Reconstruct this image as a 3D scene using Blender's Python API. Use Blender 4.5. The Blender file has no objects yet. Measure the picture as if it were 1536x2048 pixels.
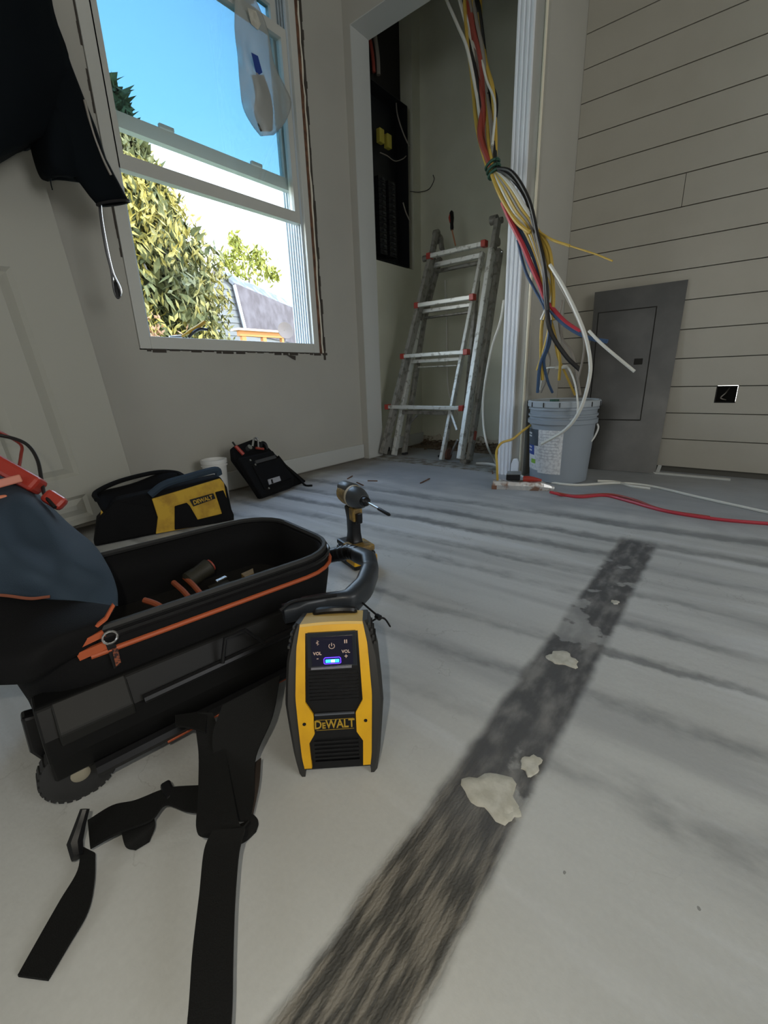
import bpy, bmesh, math, random
from mathutils import Vector, Matrix
random.seed(7)
sc = bpy.context.scene
COL = sc.collection
V = Vector
# ------------------------------------------------------------------ camera
RX = V((0.62139, -0.78278, -0.03379)); RY = V((-0.25281, -0.15949, -0.95428)); RZ = V((0.7416, 0.60152, -0.297))
FPX = 870.03; EYE = V((0, 0, 0.5))
cd = bpy.data.cameras.new('camera'); cam = bpy.data.objects.new('camera', cd); COL.objects.link(cam)
m = Matrix((RX, -RY, -RZ)).transposed().to_4x4(); m.translation = EYE
cam.matrix_world = m
cd.sensor_fit = 'HORIZONTAL'; cd.sensor_width = 36; cd.lens = FPX * 36 / 1536; cd.clip_start = 0.02; cd.clip_end = 200
sc.camera = cam
# ------------------------------------------------------------------ colour management
sc.view_settings.view_transform = 'Standard'; sc.view_settings.look = 'None'
sc.view_settings.gamma = 1; sc.view_settings.use_curve_mapping = False
sc.view_settings.exposure = 0.27
# ------------------------------------------------------------------ sky
w = bpy.data.worlds.new('sky'); sc.world = w; w.use_nodes = True
nt = w.node_tree; nt.nodes.clear()
tc = nt.nodes.new('ShaderNodeTexCoord'); sp = nt.nodes.new('ShaderNodeSeparateXYZ'); rp = nt.nodes.new('ShaderNodeValToRGB')
bg = nt.nodes.new('ShaderNodeBackground'); wo = nt.nodes.new('ShaderNodeOutputWorld')
nt.links.new(tc.outputs['Generated'], sp.inputs[0]); nt.links.new(sp.outputs[2], rp.inputs[0])
e = rp.color_ramp.elements
e[0].position = 0; e[0].color = (1.0, 1.0, 0.97, 1); e[1].position = 1; e[1].color = (0.16, 0.30, 0.60, 1)
for p_, c_ in ((0.2, (0.86, 0.95, 1.0, 1)), (0.42, (0.52, 0.72, 0.95, 1))):
    q = e.new(p_); q.color = c_
nt.links.new(rp.outputs[0], bg.inputs[0]); bg.inputs[1].default_value = 7.0
nt.links.new(bg.outputs[0], wo.inputs[0])
# ------------------------------------------------------------------ lamps
def lamp(name, kind, loc, to, energy, color, **k):
    d = bpy.data.lights.new(name, kind); d.energy = energy; d.color = color
    for a, b in k.items(): setattr(d, a, b)
    o = bpy.data.objects.new(name, d); COL.objects.link(o); o.location = loc
    o.rotation_euler = (V(to) - V(loc)).to_track_quat('-Z', 'Y').to_euler()
    return o
lamp('sun', 'SUN', (0, -5, 8), (-0.35, -4.0, 7.0), 5.0, (1.0, 0.9, 0.72), angle=0.01)
lamp('rear_window_daylight', 'AREA', (-2.45, 0.2, 1.1), (2, 0.6, 0.2), 9, (0.93, 0.97, 1.0), shape='RECTANGLE', size=1.6, size_y=1.3)
lamp('right_window_daylight', 'AREA', (0.6, -2.42, 1.3), (1.2, 1.9, 0.9), 21, (0.97, 0.99, 1.0), shape='RECTANGLE', size=1.3, size_y=1.2)
lamp('phone_torch', 'POINT', tuple(EYE + RX * -0.05 - RY * 0.035), (1, 1, 0), 3.6, (1.0, 0.93, 0.78), shadow_soft_size=0.004)
# ------------------------------------------------------------------ pixel rays of the photograph -> points on real planes
def ray(px, py): return RX * ((px - 768) / FPX) + RY * ((py - 1024) / FPX) + RZ
def at(px, py, ax, v):
    d = ray(px, py); return EYE + d * ((v - EYE[ax]) / d[ax])
def atz(px, py, z=0.0): return at(px, py, 2, z)
def atp(px, py, P, N):
    d = ray(px, py); N = V(N); return EYE + d * ((V(P) - EYE).dot(N) / d.dot(N))
# ------------------------------------------------------------------ builders
WM = {}
class B:
    def __init__(s, M=None): s.v = []; s.f = []; s.M = M or Matrix()
    def add(s, vs, fs):
        n = len(s.v); s.v += [s.M @ V(p) for p in vs]; s.f += [[n + i for i in f] for f in fs]; return s
    def box(s, lo, hi, tf=None):
        x0, y0, z0 = lo; x1, y1, z1 = hi
        vs = [V(p) for p in ((x0,y0,z0),(x1,y0,z0),(x1,y1,z0),(x0,y1,z0),(x0,y0,z1),(x1,y0,z1),(x1,y1,z1),(x0,y1,z1))]
        if tf: vs = [tf @ p for p in vs]
        return s.add(vs, [(0,3,2,1),(4,5,6,7),(0,1,5,4),(1,2,6,5),(2,3,7,6),(3,0,4,7)])
    def bar(s, a, b, w_, h_, up=(0, 0, 1)):
        a = V(a); b = V(b); d = (b - a).normalized(); u = V(up)
        x = d.cross(u).normalized() * (w_ / 2); y = x.normalized().cross(d) * (h_ / 2)
        vs = [a - x - y, a + x - y, a + x + y, a - x + y, b - x - y, b + x - y, b + x + y, b - x + y]
        return s.add(vs, [(0,3,2,1),(4,5,6,7),(0,1,5,4),(1,2,6,5),(2,3,7,6),(3,0,4,7)])
    def tube(s, pts, r, n=8, caps=True):
        pts = [V(p) for p in pts]; rs = r if isinstance(r, (list, tuple)) else [r] * len(pts)
        rings = []; t0 = (pts[1] - pts[0]).normalized()
        a = t0.orthogonal().normalized()
        for i, p in enumerate(pts):
            t = (pts[min(i+1, len(pts)-1)] - pts[max(i-1, 0)])
            if t.length > 1e-9: t0 = t.normalized()
            a = (a - t0 * a.dot(t0))
            a = a.normalized() if a.length > 1e-6 else t0.orthogonal().normalized()
            b = t0.cross(a)
            rings.append([p + (a * math.cos(k*2*math.pi/n) + b * math.sin(k*2*math.pi/n)) * rs[i] for k in range(n)])
        return s.loft(rings, caps)
    def loft(s, rings, caps=True, close=False):
        n = len(rings[0]); vs = [p for r in rings for p in r]; fs = []
        for i in range(len(rings) - 1 + (1 if close else 0)):
            j = (i + 1) % len(rings)
            for k in range(n): fs.append((i*n+k, i*n+(k+1)%n, j*n+(k+1)%n, j*n+k))
        if caps and not close: fs.append(tuple(reversed(range(n)))); fs.append(tuple((len(rings)-1)*n + k for k in range(n)))
        return s.add(vs, fs)
    def lathe(s, prof, c=(0,0,0), n=32, caps=True):
        c = V(c)
        return s.loft([[c + V((r*math.cos(k*2*math.pi/n), r*math.sin(k*2*math.pi/n), z)) for k in range(n)] for r, z in prof], caps)
    def prism(s, poly, off):
        n = len(poly); off = V(off); poly = [V(p) for p in poly]
        return s.add(poly + [p + off for p in poly], [tuple(range(n)), tuple(reversed(range(n, 2*n)))] + [(i, i+n, (i+1)%n+n, (i+1)%n) for i in range(n)])
    def sheet(s, grid, off):
        """closed thick sheet over a grid of points; off = vector or function(i,j)"""
        R_ = len(grid); C_ = len(grid[0]); f = []
        top = [V(p) for r in grid for p in r]
        bot = [V(grid[i][j]) + (off(i, j) if callable(off) else V(off)) for i in range(R_) for j in range(C_)]
        N = R_ * C_; I = lambda i, j: i * C_ + j
        for i in range(R_-1):
            for j in range(C_-1):
                f.append((I(i,j), I(i,j+1), I(i+1,j+1), I(i+1,j))); f.append((N+I(i,j), N+I(i+1,j), N+I(i+1,j+1), N+I(i,j+1)))
        for j in range(C_-1):
            f.append((I(0,j), N+I(0,j), N+I(0,j+1), I(0,j+1))); f.append((I(R_-1,j), I(R_-1,j+1), N+I(R_-1,j+1), N+I(R_-1,j)))
        for i in range(R_-1):
            f.append((I(i,0), I(i+1,0), N+I(i+1,0), N+I(i,0))); f.append((I(i,C_-1), N+I(i,C_-1), N+I(i+1,C_-1), I(i+1,C_-1)))
        return s.add(top + bot, f)
    def build(s, name, mat, parent=None, smooth=False, bevel=0.0, kind=None, label=None, seg=2, sub=0):
        if parent is None:
            xs = [p.x for p in s.v]; ys = [p.y for p in s.v]; zs = [p.z for p in s.v]
            O = V(((min(xs)+max(xs))/2, (min(ys)+max(ys))/2, min(zs))); Wm = Matrix.Translation(O)
        else: Wm = WM[parent.name]
        inv = Wm.inverted()
        me = bpy.data.meshes.new(name); me.from_pydata([inv @ p for p in s.v], [], s.f)
        bm = bmesh.new(); bm.from_mesh(me); bmesh.ops.recalc_face_normals(bm, faces=bm.faces)
        if bevel: 
            bmesh.ops.bevel(bm, geom=[x for x in bm.edges if x.is_manifold and x.calc_face_angle(0) > 0.6], offset=bevel, segments=seg, affect='EDGES', profile=0.5)
        bm.to_mesh(me); bm.free()
        me.materials.append(mat)
        if smooth:
            for p in me.polygons: p.use_smooth = True
            if smooth != 'all':
                me.set_sharp_from_angle(angle=math.radians(40))
        o = bpy.data.objects.new(name, me); COL.objects.link(o)
        if parent is None: o.location = Wm.translation
        else: o.parent = parent
        WM[o.name] = Wm
        if sub:
            md = o.modifiers.new('sub', 'SUBSURF'); md.levels = sub; md.render_levels = sub
        if kind: o['kind'] = kind
        if label: o['label'] = label
        return o
def tag(o, label, cat, group=None, kind=None):
    o['label'] = label; o['category'] = cat
    if group: o['group'] = group
    if kind: o['kind'] = kind
    return o
def thing(name, label, cat, loc, group=None, rot=None):
    o = bpy.data.objects.new(name, None); COL.objects.link(o); o.empty_display_size = 0.05
    Wm = Matrix.Translation(V(loc)) @ (rot.to_4x4() if rot else Matrix())
    o.matrix_world = Wm; WM[o.name] = Wm
    return tag(o, label, cat, group)
def struct(o): o['kind'] = 'structure'; return o
def grp(name, loc=(0,0,0)):
    o = bpy.data.objects.new(name, None); COL.objects.link(o); o.location = loc; WM[o.name] = Matrix.Translation(V(loc)); o['kind'] = 'structure'; return o
def frame(o, x, y, z):
    M = Matrix((V(x).normalized(), V(y).normalized(), V(z).normalized())).transposed().to_4x4(); M.translation = V(o); return M
def smoothpath(pts, n=8):
    pts = [V(p) for p in pts]; P = [2*pts[0]-pts[1]] + pts + [2*pts[-1]-pts[-2]]; out = []
    for i in range(1, len(P)-2):
        for k in range(n):
            t = k / n; a, b, c, d = P[i-1], P[i], P[i+1], P[i+2]
            out.append(0.5*((2*b) + (c-a)*t + (2*a-5*b+4*c-d)*t*t + (3*b-a-3*c+d)*t**3))
    out.append(pts[-1]); return out
def patch(ctrl, n=6):
    rows = [smoothpath(r, n) for r in ctrl]
    cols = [smoothpath([rows[i][j] for i in range(len(rows))], n) for j in range(len(rows[0]))]
    return [[cols[j][i] for j in range(len(cols))] for i in range(len(cols[0]))]
def text(body, size, M, mat, parent, name='lettering', ext=0.0004, align='CENTER', sx=1.0, bold=0.0, label=None):
    c = bpy.data.curves.new('t', 'FONT'); c.body = body; c.size = size; c.align_x = align; c.align_y = 'CENTER'; c.extrude = ext; c.offset = bold; c.resolution_u = 3
    o = bpy.data.objects.new('t', c); COL.objects.link(o)
    bpy.context.view_layer.update()
    me = bpy.data.meshes.new_from_object(o.evaluated_get(bpy.context.evaluated_depsgraph_get()))
    bpy.data.objects.remove(o)
    T = WM[parent.name].inverted() @ M @ Matrix.Diagonal((sx, 1, 1, 1))
    me.transform(T); me.materials.clear(); me.materials.append(mat); me.name = name
    r = bpy.data.objects.new(name, me); COL.objects.link(r); r.parent = parent; WM[r.name] = WM[parent.name]
    if label: r['label'] = label
    return r
# ------------------------------------------------------------------ materials
def mat(name, col, rough=0.6, metal=0.0, noise=None, bump=0.0, bscale=200, emit=None, spec=0.5, coat=0):
    m_ = bpy.data.materials.new(name); m_.use_nodes = True; N = m_.node_tree; b = N.nodes['Principled BSDF']
    b.inputs['Base Color'].default_value = (*col, 1); b.inputs['Roughness'].default_value = rough; b.inputs['Metallic'].default_value = metal
    b.inputs['Specular IOR Level'].default_value = spec
    if coat: b.inputs['Coat Weight'].default_value = coat; b.inputs['Coat Roughness'].default_value = 0.2
    g = N.nodes.new('ShaderNodeNewGeometry')
    if noise:
        c2, sc_, lo, hi = noise[:4]
        n = N.nodes.new('ShaderNodeTexNoise'); n.inputs['Scale'].default_value = sc_; n.inputs['Detail'].default_value = 5
        r = N.nodes.new('ShaderNodeValToRGB'); r.color_ramp.elements[0].position = lo; r.color_ramp.elements[1].position = hi
        r.color_ramp.elements[0].color = (*col, 1); r.color_ramp.elements[1].color = (*c2, 1)
        N.links.new(g.outputs['Position'], n.inputs['Vector']); N.links.new(n.outputs['Fac'], r.inputs[0]); N.links.new(r.outputs[0], b.inputs['Base Color'])
    if bump:
        n = N.nodes.new('ShaderNodeTexNoise'); n.inputs['Scale'].default_value = bscale; n.inputs['Detail'].default_value = 3
        bu = N.nodes.new('ShaderNodeBump'); bu.inputs['Strength'].default_value = bump; bu.inputs['Distance'].default_value = 0.002
        N.links.new(g.outputs['Position'], n.inputs['Vector']); N.links.new(n.outputs['Fac'], bu.inputs['Height']); N.links.new(bu.outputs[0], b.inputs['Normal'])
    if emit: b.inputs['Emission Color'].default_value = (*emit[0], 1); b.inputs['Emission Strength'].default_value = emit[1]
    return m_
M_wall = mat('wall_paint', (0.47, 0.455, 0.40), 0.75, noise=((0.44, 0.425, 0.375), 3, 0.35, 0.7), bump=0.15, bscale=120)
M_closet = mat('closet_paint', (0.66, 0.66, 0.54), 0.7, noise=((0.60, 0.60, 0.48), 4, 0.4, 0.7), bump=0.1)
M_door = mat('door_paint', (0.44, 0.43, 0.37), 0.55)
M_trim = mat('white_trim', (0.86, 0.90, 0.95), 0.4)
M_trim2 = mat('casing_paint', (0.56, 0.57, 0.54), 0.5)
M_bead = mat('cream_bead', (0.78, 0.72, 0.56), 0.5)
M_ship = mat('shiplap_paint', (0.43, 0.405, 0.34), 0.5, noise=((0.41, 0.385, 0.32), 8, 0.4, 0.7))
M_dark = mat('dark_cavity', (0.02, 0.018, 0.015), 0.9)
M_back = mat('backing', (0.10, 0.095, 0.08), 0.9)
M_vinyl = mat('window_vinyl', (0.62, 0.62, 0.57), 0.4)
M_vinyl_w = mat('white_vinyl_track', (0.50, 0.56, 0.60), 0.4)
M_wood = mat('rough_wood', (0.20, 0.09, 0.045), 0.8, noise=((0.10, 0.05, 0.03), 30, 0.4, 0.6))
M_foam = mat('caulk', (0.55, 0.50, 0.40), 0.8, noise=((0.2, 0.16, 0.1), 40, 0.5, 0.65))
M_crack = mat('torn_drywall', (0.06, 0.05, 0.04), 0.9)
M_blk = mat('black_plastic', (0.008, 0.008, 0.009), 0.36, spec=0.35)
M_blkfab = mat('black_fabric', (0.005, 0.005, 0.0055), 0.8, spec=0.18, bump=0.3, bscale=700)
M_blkin = mat('bag_lining', (0.006, 0.006, 0.006), 0.9)
M_web = mat('webbing', (0.008, 0.008, 0.0075), 0.8, spec=0.2, bump=0.4, bscale=900)
M_navy = mat('navy_fabric', (0.022, 0.040, 0.062), 0.85, bump=0.3, bscale=600)
M_org = mat('orange_trim', (0.42, 0.085, 0.025), 0.6)
M_red = mat('red_plastic', (0.40, 0.04, 0.025), 0.4)
M_redd = mat('dull_red', (0.35, 0.06, 0.04), 0.5)
M_yel = mat('yellow_plastic', (0.82, 0.44, 0.01), 0.45, noise=((0.72, 0.37, 0.01), 30, 0.45, 0.7))
M_yelf = mat('yellow_fabric', (0.62, 0.38, 0.04), 0.85, noise=((0.42, 0.24, 0.03), 25, 0.45, 0.7), bump=0.3)
M_tan = mat('worn_yellow', (0.35, 0.22, 0.05), 0.6, noise=((0.15, 0.1, 0.04), 60, 0.4, 0.6))
M_alu = mat('worn_aluminium', (0.66, 0.67, 0.63), 0.45, 0.3, noise=((0.36, 0.35, 0.31), 38, 0.55, 0.66))
M_alud = mat('dark_aluminium', (0.30, 0.29, 0.26), 0.55, 0.3, noise=((0.17, 0.16, 0.14), 30, 0.5, 0.64))  # darker blotchy aluminium for the side, rear and hinge parts of the ladder
M_grey = mat('grey_panel_metal', (0.050, 0.049, 0.044), 0.30, 0.2, noise=((0.075, 0.073, 0.066), 8, 0.4, 0.7))
M_buck = mat('grey_bucket_plastic', (0.29, 0.33, 0.37), 0.42)
M_bucklid = mat('grey_lid_plastic', (0.38, 0.42, 0.45), 0.45)
M_label = mat('white_label', (0.72, 0.73, 0.73), 0.5, noise=((0.55, 0.56, 0.57), 90, 0.45, 0.6))
M_blue = mat('label_blue', (0.02, 0.06, 0.30), 0.5)
M_dkblue = mat('label_slate', (0.07, 0.09, 0.11), 0.5)
M_green = mat('label_green', (0.25, 0.5, 0.06), 0.5)
M_white = mat('white_plastic', (0.75, 0.74, 0.70), 0.45)
M_wwire = mat('white_cable', (0.72, 0.71, 0.64), 0.45)
M_ywire = mat('yellow_cable', (0.60, 0.40, 0.07), 0.45)
M_bwire = mat('black_cable', (0.015, 0.014, 0.014), 0.35)
M_rwire = mat('red_cable', (0.50, 0.04, 0.06), 0.45)
M_blwire = mat('blue_cable', (0.05, 0.10, 0.20), 0.45)
M_grwire = mat('grey_cable', (0.30, 0.27, 0.23), 0.5)
M_gtie = mat('green_tie', (0.02, 0.08, 0.05), 0.5)
M_foil = mat('foil', (0.65, 0.64, 0.62), 0.38, 0.7, noise=((0.30, 0.18, 0.13), 30, 0.5, 0.62), bump=1.0, bscale=60)
M_steel = mat('steel', (0.55, 0.55, 0.55), 0.25, 0.9)
M_rubber = mat('rubber', (0.02, 0.02, 0.02), 0.7)
M_wheelred = mat('worn_caster', (0.20, 0.10, 0.07), 0.6)
M_splat = mat('dried_plaster', (0.62, 0.60, 0.52), 0.8, noise=((0.5, 0.48, 0.4), 60, 0.4, 0.6), bump=0.5, bscale=80)
M_dirt = mat('dirt', (0.10, 0.065, 0.04), 0.95, noise=((0.18, 0.14, 0.1), 60, 0.4, 0.6))
M_jack = mat('jacket_cloth', (0.004, 0.006, 0.008), 0.9, spec=0.12)
M_jackcuff = mat('jacket_lining', (0.010, 0.008, 0.008), 0.8)
M_hub = mat('hub', (0.30, 0.27, 0.20), 0.5)
M_hard = mat('matte_hard_plastic', (0.007, 0.007, 0.007), 0.5, spec=0.2)
M_mark = mat('printed_marks', (0.75, 0.55, 0.45), 0.5)
M_led = mat('blue_display', (0.0, 0.02, 0.3), 0.3, emit=((0.02, 0.35, 1.0), 4.0))
M_ledr = mat('blue_glow_ring', (0.1, 0.05, 0.4), 0.3, emit=((0.12, 0.04, 1.0), 1.6))
M_ledc = mat('white_display', (0.6, 0.8, 1), 0.3, emit=((0.5, 0.75, 1.0), 7.0))
M_scr = mat('control_panel', (0.012, 0.012, 0.03), 0.25)
M_panelblk = mat('breaker_black', (0.012, 0.013, 0.015), 0.4)
M_brkyel = mat('breaker_yellow', (0.50, 0.42, 0.06), 0.5)
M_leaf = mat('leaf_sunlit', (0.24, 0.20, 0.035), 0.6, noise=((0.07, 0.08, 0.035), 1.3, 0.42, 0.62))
M_leaf2 = mat('leaf_green', (0.2, 0.21, 0.028), 0.6)
M_leafr = mat('leaf_rust', (0.22, 0.12, 0.055), 0.7)
M_bark = mat('bark', (0.10, 0.09, 0.08), 0.9)
M_clap = mat('clapboard', (0.11, 0.118, 0.122), 0.7)
M_shing = mat('shingle', (0.055, 0.045, 0.05), 0.9, noise=((0.09, 0.08, 0.09), 2.0, 0.4, 0.65), bump=0.5, bscale=20)
M_tim = mat('orange_timber', (0.36, 0.15, 0.04), 0.7)
M_dish = mat('dish', (0.09, 0.075, 0.07), 0.7)
M_ground = mat('lawn', (0.10, 0.12, 0.05), 0.9)
M_film = bpy.data.materials.new('clear_plastic_film'); M_film.use_nodes = True
N = M_film.node_tree; pb = N.nodes['Principled BSDF']; pb.inputs['Base Color'].default_value = (0.55, 0.56, 0.52, 1); pb.inputs['Roughness'].default_value = 0.3
tr = N.nodes.new('ShaderNodeBsdfTransparent'); mx = N.nodes.new('ShaderNodeMixShader'); mx.inputs[0].default_value = 0.6
N.links.new(tr.outputs[0], mx.inputs[1]); N.links.new(pb.outputs[0], mx.inputs[2]); N.links.new(mx.outputs[0], N.nodes['Material Output'].inputs[0])
M_glass = bpy.data.materials.new('tinted_glass'); M_glass.use_nodes = True
N = M_glass.node_tree; N.nodes.clear(); ou = N.nodes.new('ShaderNodeOutputMaterial'); tr = N.nodes.new('ShaderNodeBsdfTransparent'); gl = N.nodes.new('ShaderNodeBsdfGlossy')
tr.inputs[0].default_value = (0.62, 0.80, 0.85, 1); gl.inputs['Roughness'].default_value = 0.02; fr = N.nodes.new('ShaderNodeFresnel'); fr.inputs[0].default_value = 1.3
mx = N.nodes.new('ShaderNodeMixShader'); N.links.new(fr.outputs[0], mx.inputs[0]); N.links.new(tr.outputs[0], mx.inputs[1]); N.links.new(gl.outputs[0], mx.inputs[2]); N.links.new(mx.outputs[0], ou.inputs[0])

M_glass2 = M_glass.copy(); M_glass2.name = 'clear_glass'
for n_ in M_glass2.node_tree.nodes:
    if n_.type == 'BSDF_TRANSPARENT': n_.inputs[0].default_value = (0.93, 0.96, 0.96, 1)
for n_ in M_glass.node_tree.nodes:
    if n_.type == 'BSDF_TRANSPARENT': n_.inputs[0].default_value = (0.27, 0.385, 0.44, 1)
def floor_material():
    m_ = bpy.data.materials.new('skimmed_subfloor'); m_.use_nodes = True; N = m_.node_tree; L = N.links; b = N.nodes['Principled BSDF']
    def nd(t, **k):
        n = N.nodes.new(t)
        for a, v in k.items(): setattr(n, a, v)
        return n
    def val(x): return x
    def mth(op, a, b_=None, c=None, clamp=False):
        n = nd('ShaderNodeMath', operation=op, use_clamp=clamp)
        for i, x in enumerate((a, b_, c)):
            if x is None: continue
            if isinstance(x, (int, float)): n.inputs[i].default_value = x
            else: L.new(x, n.inputs[i])
        return n.outputs[0]
    def noise(scale, detail=4, sx=1, sy=1, seed=0):
        mp = nd('ShaderNodeMapping'); mp.inputs['Scale'].default_value = (sx, sy, 1); mp.inputs['Location'].default_value = (seed, seed*1.7, 0)
        n = nd('ShaderNodeTexNoise'); n.inputs['Scale'].default_value = scale; n.inputs['Detail'].default_value = detail
        L.new(g.outputs['Position'], mp.inputs[0]); L.new(mp.outputs[0], n.inputs['Vector']); return n.outputs['Fac']
    def sstep(x, a, b_):
        n = nd('ShaderNodeMapRange', interpolation_type='SMOOTHSTEP'); L.new(x, n.inputs[0]); n.inputs[1].default_value = a; n.inputs[2].default_value = b_; return n.outputs[0]
    def mix(f, a, c):
        n = nd('ShaderNodeMix', data_type='RGBA')
        if isinstance(f, (int, float)): n.inputs[0].default_value = f
        else: L.new(f, n.inputs[0])
        for i, x in ((6, a), (7, c)):
            if isinstance(x, tuple): n.inputs[i].default_value = (*x, 1)
            else: L.new(x, n.inputs[i])
        return n.outputs[2]
    g = nd('ShaderNodeNewGeometry'); s_ = nd('ShaderNodeSeparateXYZ'); L.new(g.outputs['Position'], s_.inputs[0]); X = s_.outputs[0]; Y = s_.outputs[1]
    warp = mth('MULTIPLY', mth('SUBTRACT', noise(3, 4), 0.5), 0.08)
    fine = mth('MULTIPLY', mth('SUBTRACT', noise(45, 4, seed=3), 0.5), 0.02)
    Xw = mth('ADD', mth('ADD', mth('ADD', X, mth('MULTIPLY', mth('SUBTRACT', Y, 0.2), 0.06)), warp), fine)
    def streaks(lst):
        n = nd('ShaderNodeValToRGB'); L.new(mth('DIVIDE', Xw, 2.6), n.inputs[0]); cr = n.color_ramp; cr.interpolation = 'EASE'
        pts = []
        for c, wd, a in lst: pts += [(c - wd, 0.0), (c, a), (c + wd * 2.2, 0.0)]
        pts.sort(); pts = [p for i, p in enumerate(pts) if i == 0 or p[0] > pts[i-1][0]]
        cr.elements[0].position = 0; cr.elements[0].color = (0, 0, 0, 1); cr.elements[1].position = 1; cr.elements[1].color = (0.5, 0.5, 0.5, 1)
        for x, a in pts[:29]:
            q = cr.elements.new(min(0.999, max(0.001, x / 2.6))); q.color = (a, a, a, 1)
        return n.outputs[0]
    left = streaks([(0.50, 0.03, 0.40), (0.627, 0.018, 0.75), (0.763, 0.022, 0.65), (0.87, 0.02, 0.22), (0.99, 0.03, 0.55), (1.12, 0.03, 0.6), (1.27, 0.03, 0.95), (1.40, 0.03, 0.95), (1.56, 0.04, 0.9)])
    right = streaks([(0.33, 0.03, 0.12), (0.485, 0.045, 0.55), (0.640, 0.025, 0.55), (0.775, 0.016, 0.95), (0.90, 0.02, 0.65), (1.05, 0.025, 0.5), (1.22, 0.025, 0.5), (1.40, 0.03, 0.95), (1.56, 0.04, 0.9)])
    side = sstep(Y, 0.15, 0.19)
    st = mix(side, right, left)
    fade = mth('ADD', 0.1, mth('MULTIPLY', noise(4, 4, seed=9), 1.5))
    sv0 = mth('MULTIPLY', st, fade, clamp=True)
    mott = mth('MULTIPLY', mth('SUBTRACT', noise(38, 8, sx=1, sy=0.5, seed=21), 0.5), 0.9)
    sv = mth('MULTIPLY', sstep(mth('ADD', sv0, mth('MULTIPLY', mott, mth('MULTIPLY', sv0, 2.0, clamp=True))), 0.04, 0.95), 0.85)
    near = sstep(X, 0.30, 0.46)
    base = mix(noise(2.2, 5, seed=2), (0.58, 0.585, 0.56), (0.70, 0.705, 0.68))
    band = sstep(noise(1, 5, sx=9, sy=0.9, seed=41), 0.46, 0.66); base = mix(mth('MULTIPLY', mth('MULTIPLY', band, near), 0.5), base, (0.30, 0.305, 0.31))
    lite = sstep(noise(1, 5, sx=11, sy=1.1, seed=57), 0.52, 0.66); base = mix(mth('MULTIPLY', lite, 0.5), base, (0.80, 0.82, 0.83))
    base = mix(mth('MULTIPLY', sv, near), base, (0.15, 0.155, 0.16))
    tone = sstep(noise(1.6, 6, sx=1.6, sy=0.8, seed=31), 0.40, 0.66); base = mix(mth('MULTIPLY', tone, 0.30), base, (0.36, 0.36, 0.34))
    lin = noise(6, 7, seed=33); ln2 = mth('SUBTRACT', 1.0, mth('MULTIPLY', mth('ABSOLUTE', mth('SUBTRACT', lin, 0.5)), 220, clamp=True))
    lm = mth('MULTIPLY', mth('MAXIMUM', ln2, 0.0), sstep(noise(4, 2, seed=35), 0.52, 0.60)); base = mix(mth('MULTIPLY', lm, 0.35), base, (0.25, 0.24, 0.22))
    # bare grey patches towards the back walls
    far = mth('MULTIPLY', sstep(mth('ADD', X, mth('MULTIPLY', noise(5, 5, seed=5), 0.6)), 1.80, 2.15), 0.8)
    base = mix(far, base, mix(noise(9, 6, seed=1), (0.24, 0.25, 0.26), (0.36, 0.38, 0.40)))
    # dark bare seam
    edge = mth('ADD', Y, mth('MULTIPLY', mth('SUBTRACT', noise(14, 6, seed=4), 0.5), 0.022))
    soft = mth('MULTIPLY', sstep(edge, 0.118, 0.133), mth('SUBTRACT', 1.0, sstep(edge, 0.212, 0.230)))
    soft = mth('MULTIPLY', soft, 1.0)
    seam = mth('MULTIPLY', soft, mth('SUBTRACT', 1.0, sstep(mth('ADD', X, fine), 1.40, 1.47)))
    wear = sstep(noise(16, 6, sx=1, sy=2.2, seed=6), 0.40, 0.72)
    patchy = mth('SUBTRACT', 1.0, mth('MULTIPLY', mth('MULTIPLY', sstep(noise(8, 8, seed=8), 0.57, 0.60), 0.45), sstep(X, 0.25, 0.45)))
    seamc = mix(wear, (0.085, 0.085, 0.088), (0.24, 0.235, 0.225))
    nearc = mix(sstep(noise(60, 5, sx=0.25, sy=2, seed=7), 0.42, 0.62), (0.05, 0.047, 0.04), (0.22, 0.20, 0.165))
    seamc = mix(sstep(X, 0.20, 0.48), nearc, seamc)
    base = mix(mth('MULTIPLY', seam, patchy), base, seamc)
    # specks and hairline scuffs
    vo = nd('ShaderNodeTexVoronoi'); vo.inputs['Scale'].default_value = 16; L.new(g.outputs['Position'], vo.inputs['Vector'])
    spk = mth('MULTIPLY', mth('LESS_THAN', mth('ADD', vo.outputs['Distance'], mth('MULTIPLY', noise(120, 2), 0.10)), 0.085), sstep(noise(3, 2, seed=12), 0.50, 0.56))
    base = mix(mth('MULTIPLY', spk, 0.65), base, (0.12, 0.12, 0.11))
    gr = noise(160, 3, seed=13); base = mix(mth('MULTIPLY', gr, 0.16), base, (0.2, 0.2, 0.19))
    # darker and browner towards the window wall, with a ragged edge
    dw = mth('MULTIPLY', sstep(mth('ADD', Y, mth('MULTIPLY', noise(7, 5, seed=15), 0.35)), 1.72, 2.02), 0.8)
    base = mix(dw, base, (0.15, 0.12, 0.09))
    L.new(base, b.inputs['Base Color']); b.inputs['Roughness'].default_value = 0.62
    wv = nd('ShaderNodeTexWave'); wv.inputs['Scale'].default_value = 75; wv.inputs['Distortion'].default_value = 5; wv.inputs['Detail'].default_value = 4; wv.inputs['Detail Scale'].default_value = 3; wv.bands_direction = 'Y'; L.new(g.outputs['Position'], wv.inputs['Vector'])
    bu = nd('ShaderNodeBump'); bu.inputs['Distance'].default_value = 0.003; bu.inputs['Strength'].default_value = 0.5
    hh = mth('ADD', mth('MULTIPLY', noise(70, 5, seed=20), 0.5), mth('MULTIPLY', mth('MULTIPLY', wv.outputs['Fac'], mth('MULTIPLY', seam, mth('SUBTRACT', 1.0, sstep(X, 0.25, 0.6)))), 0.25))
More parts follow.
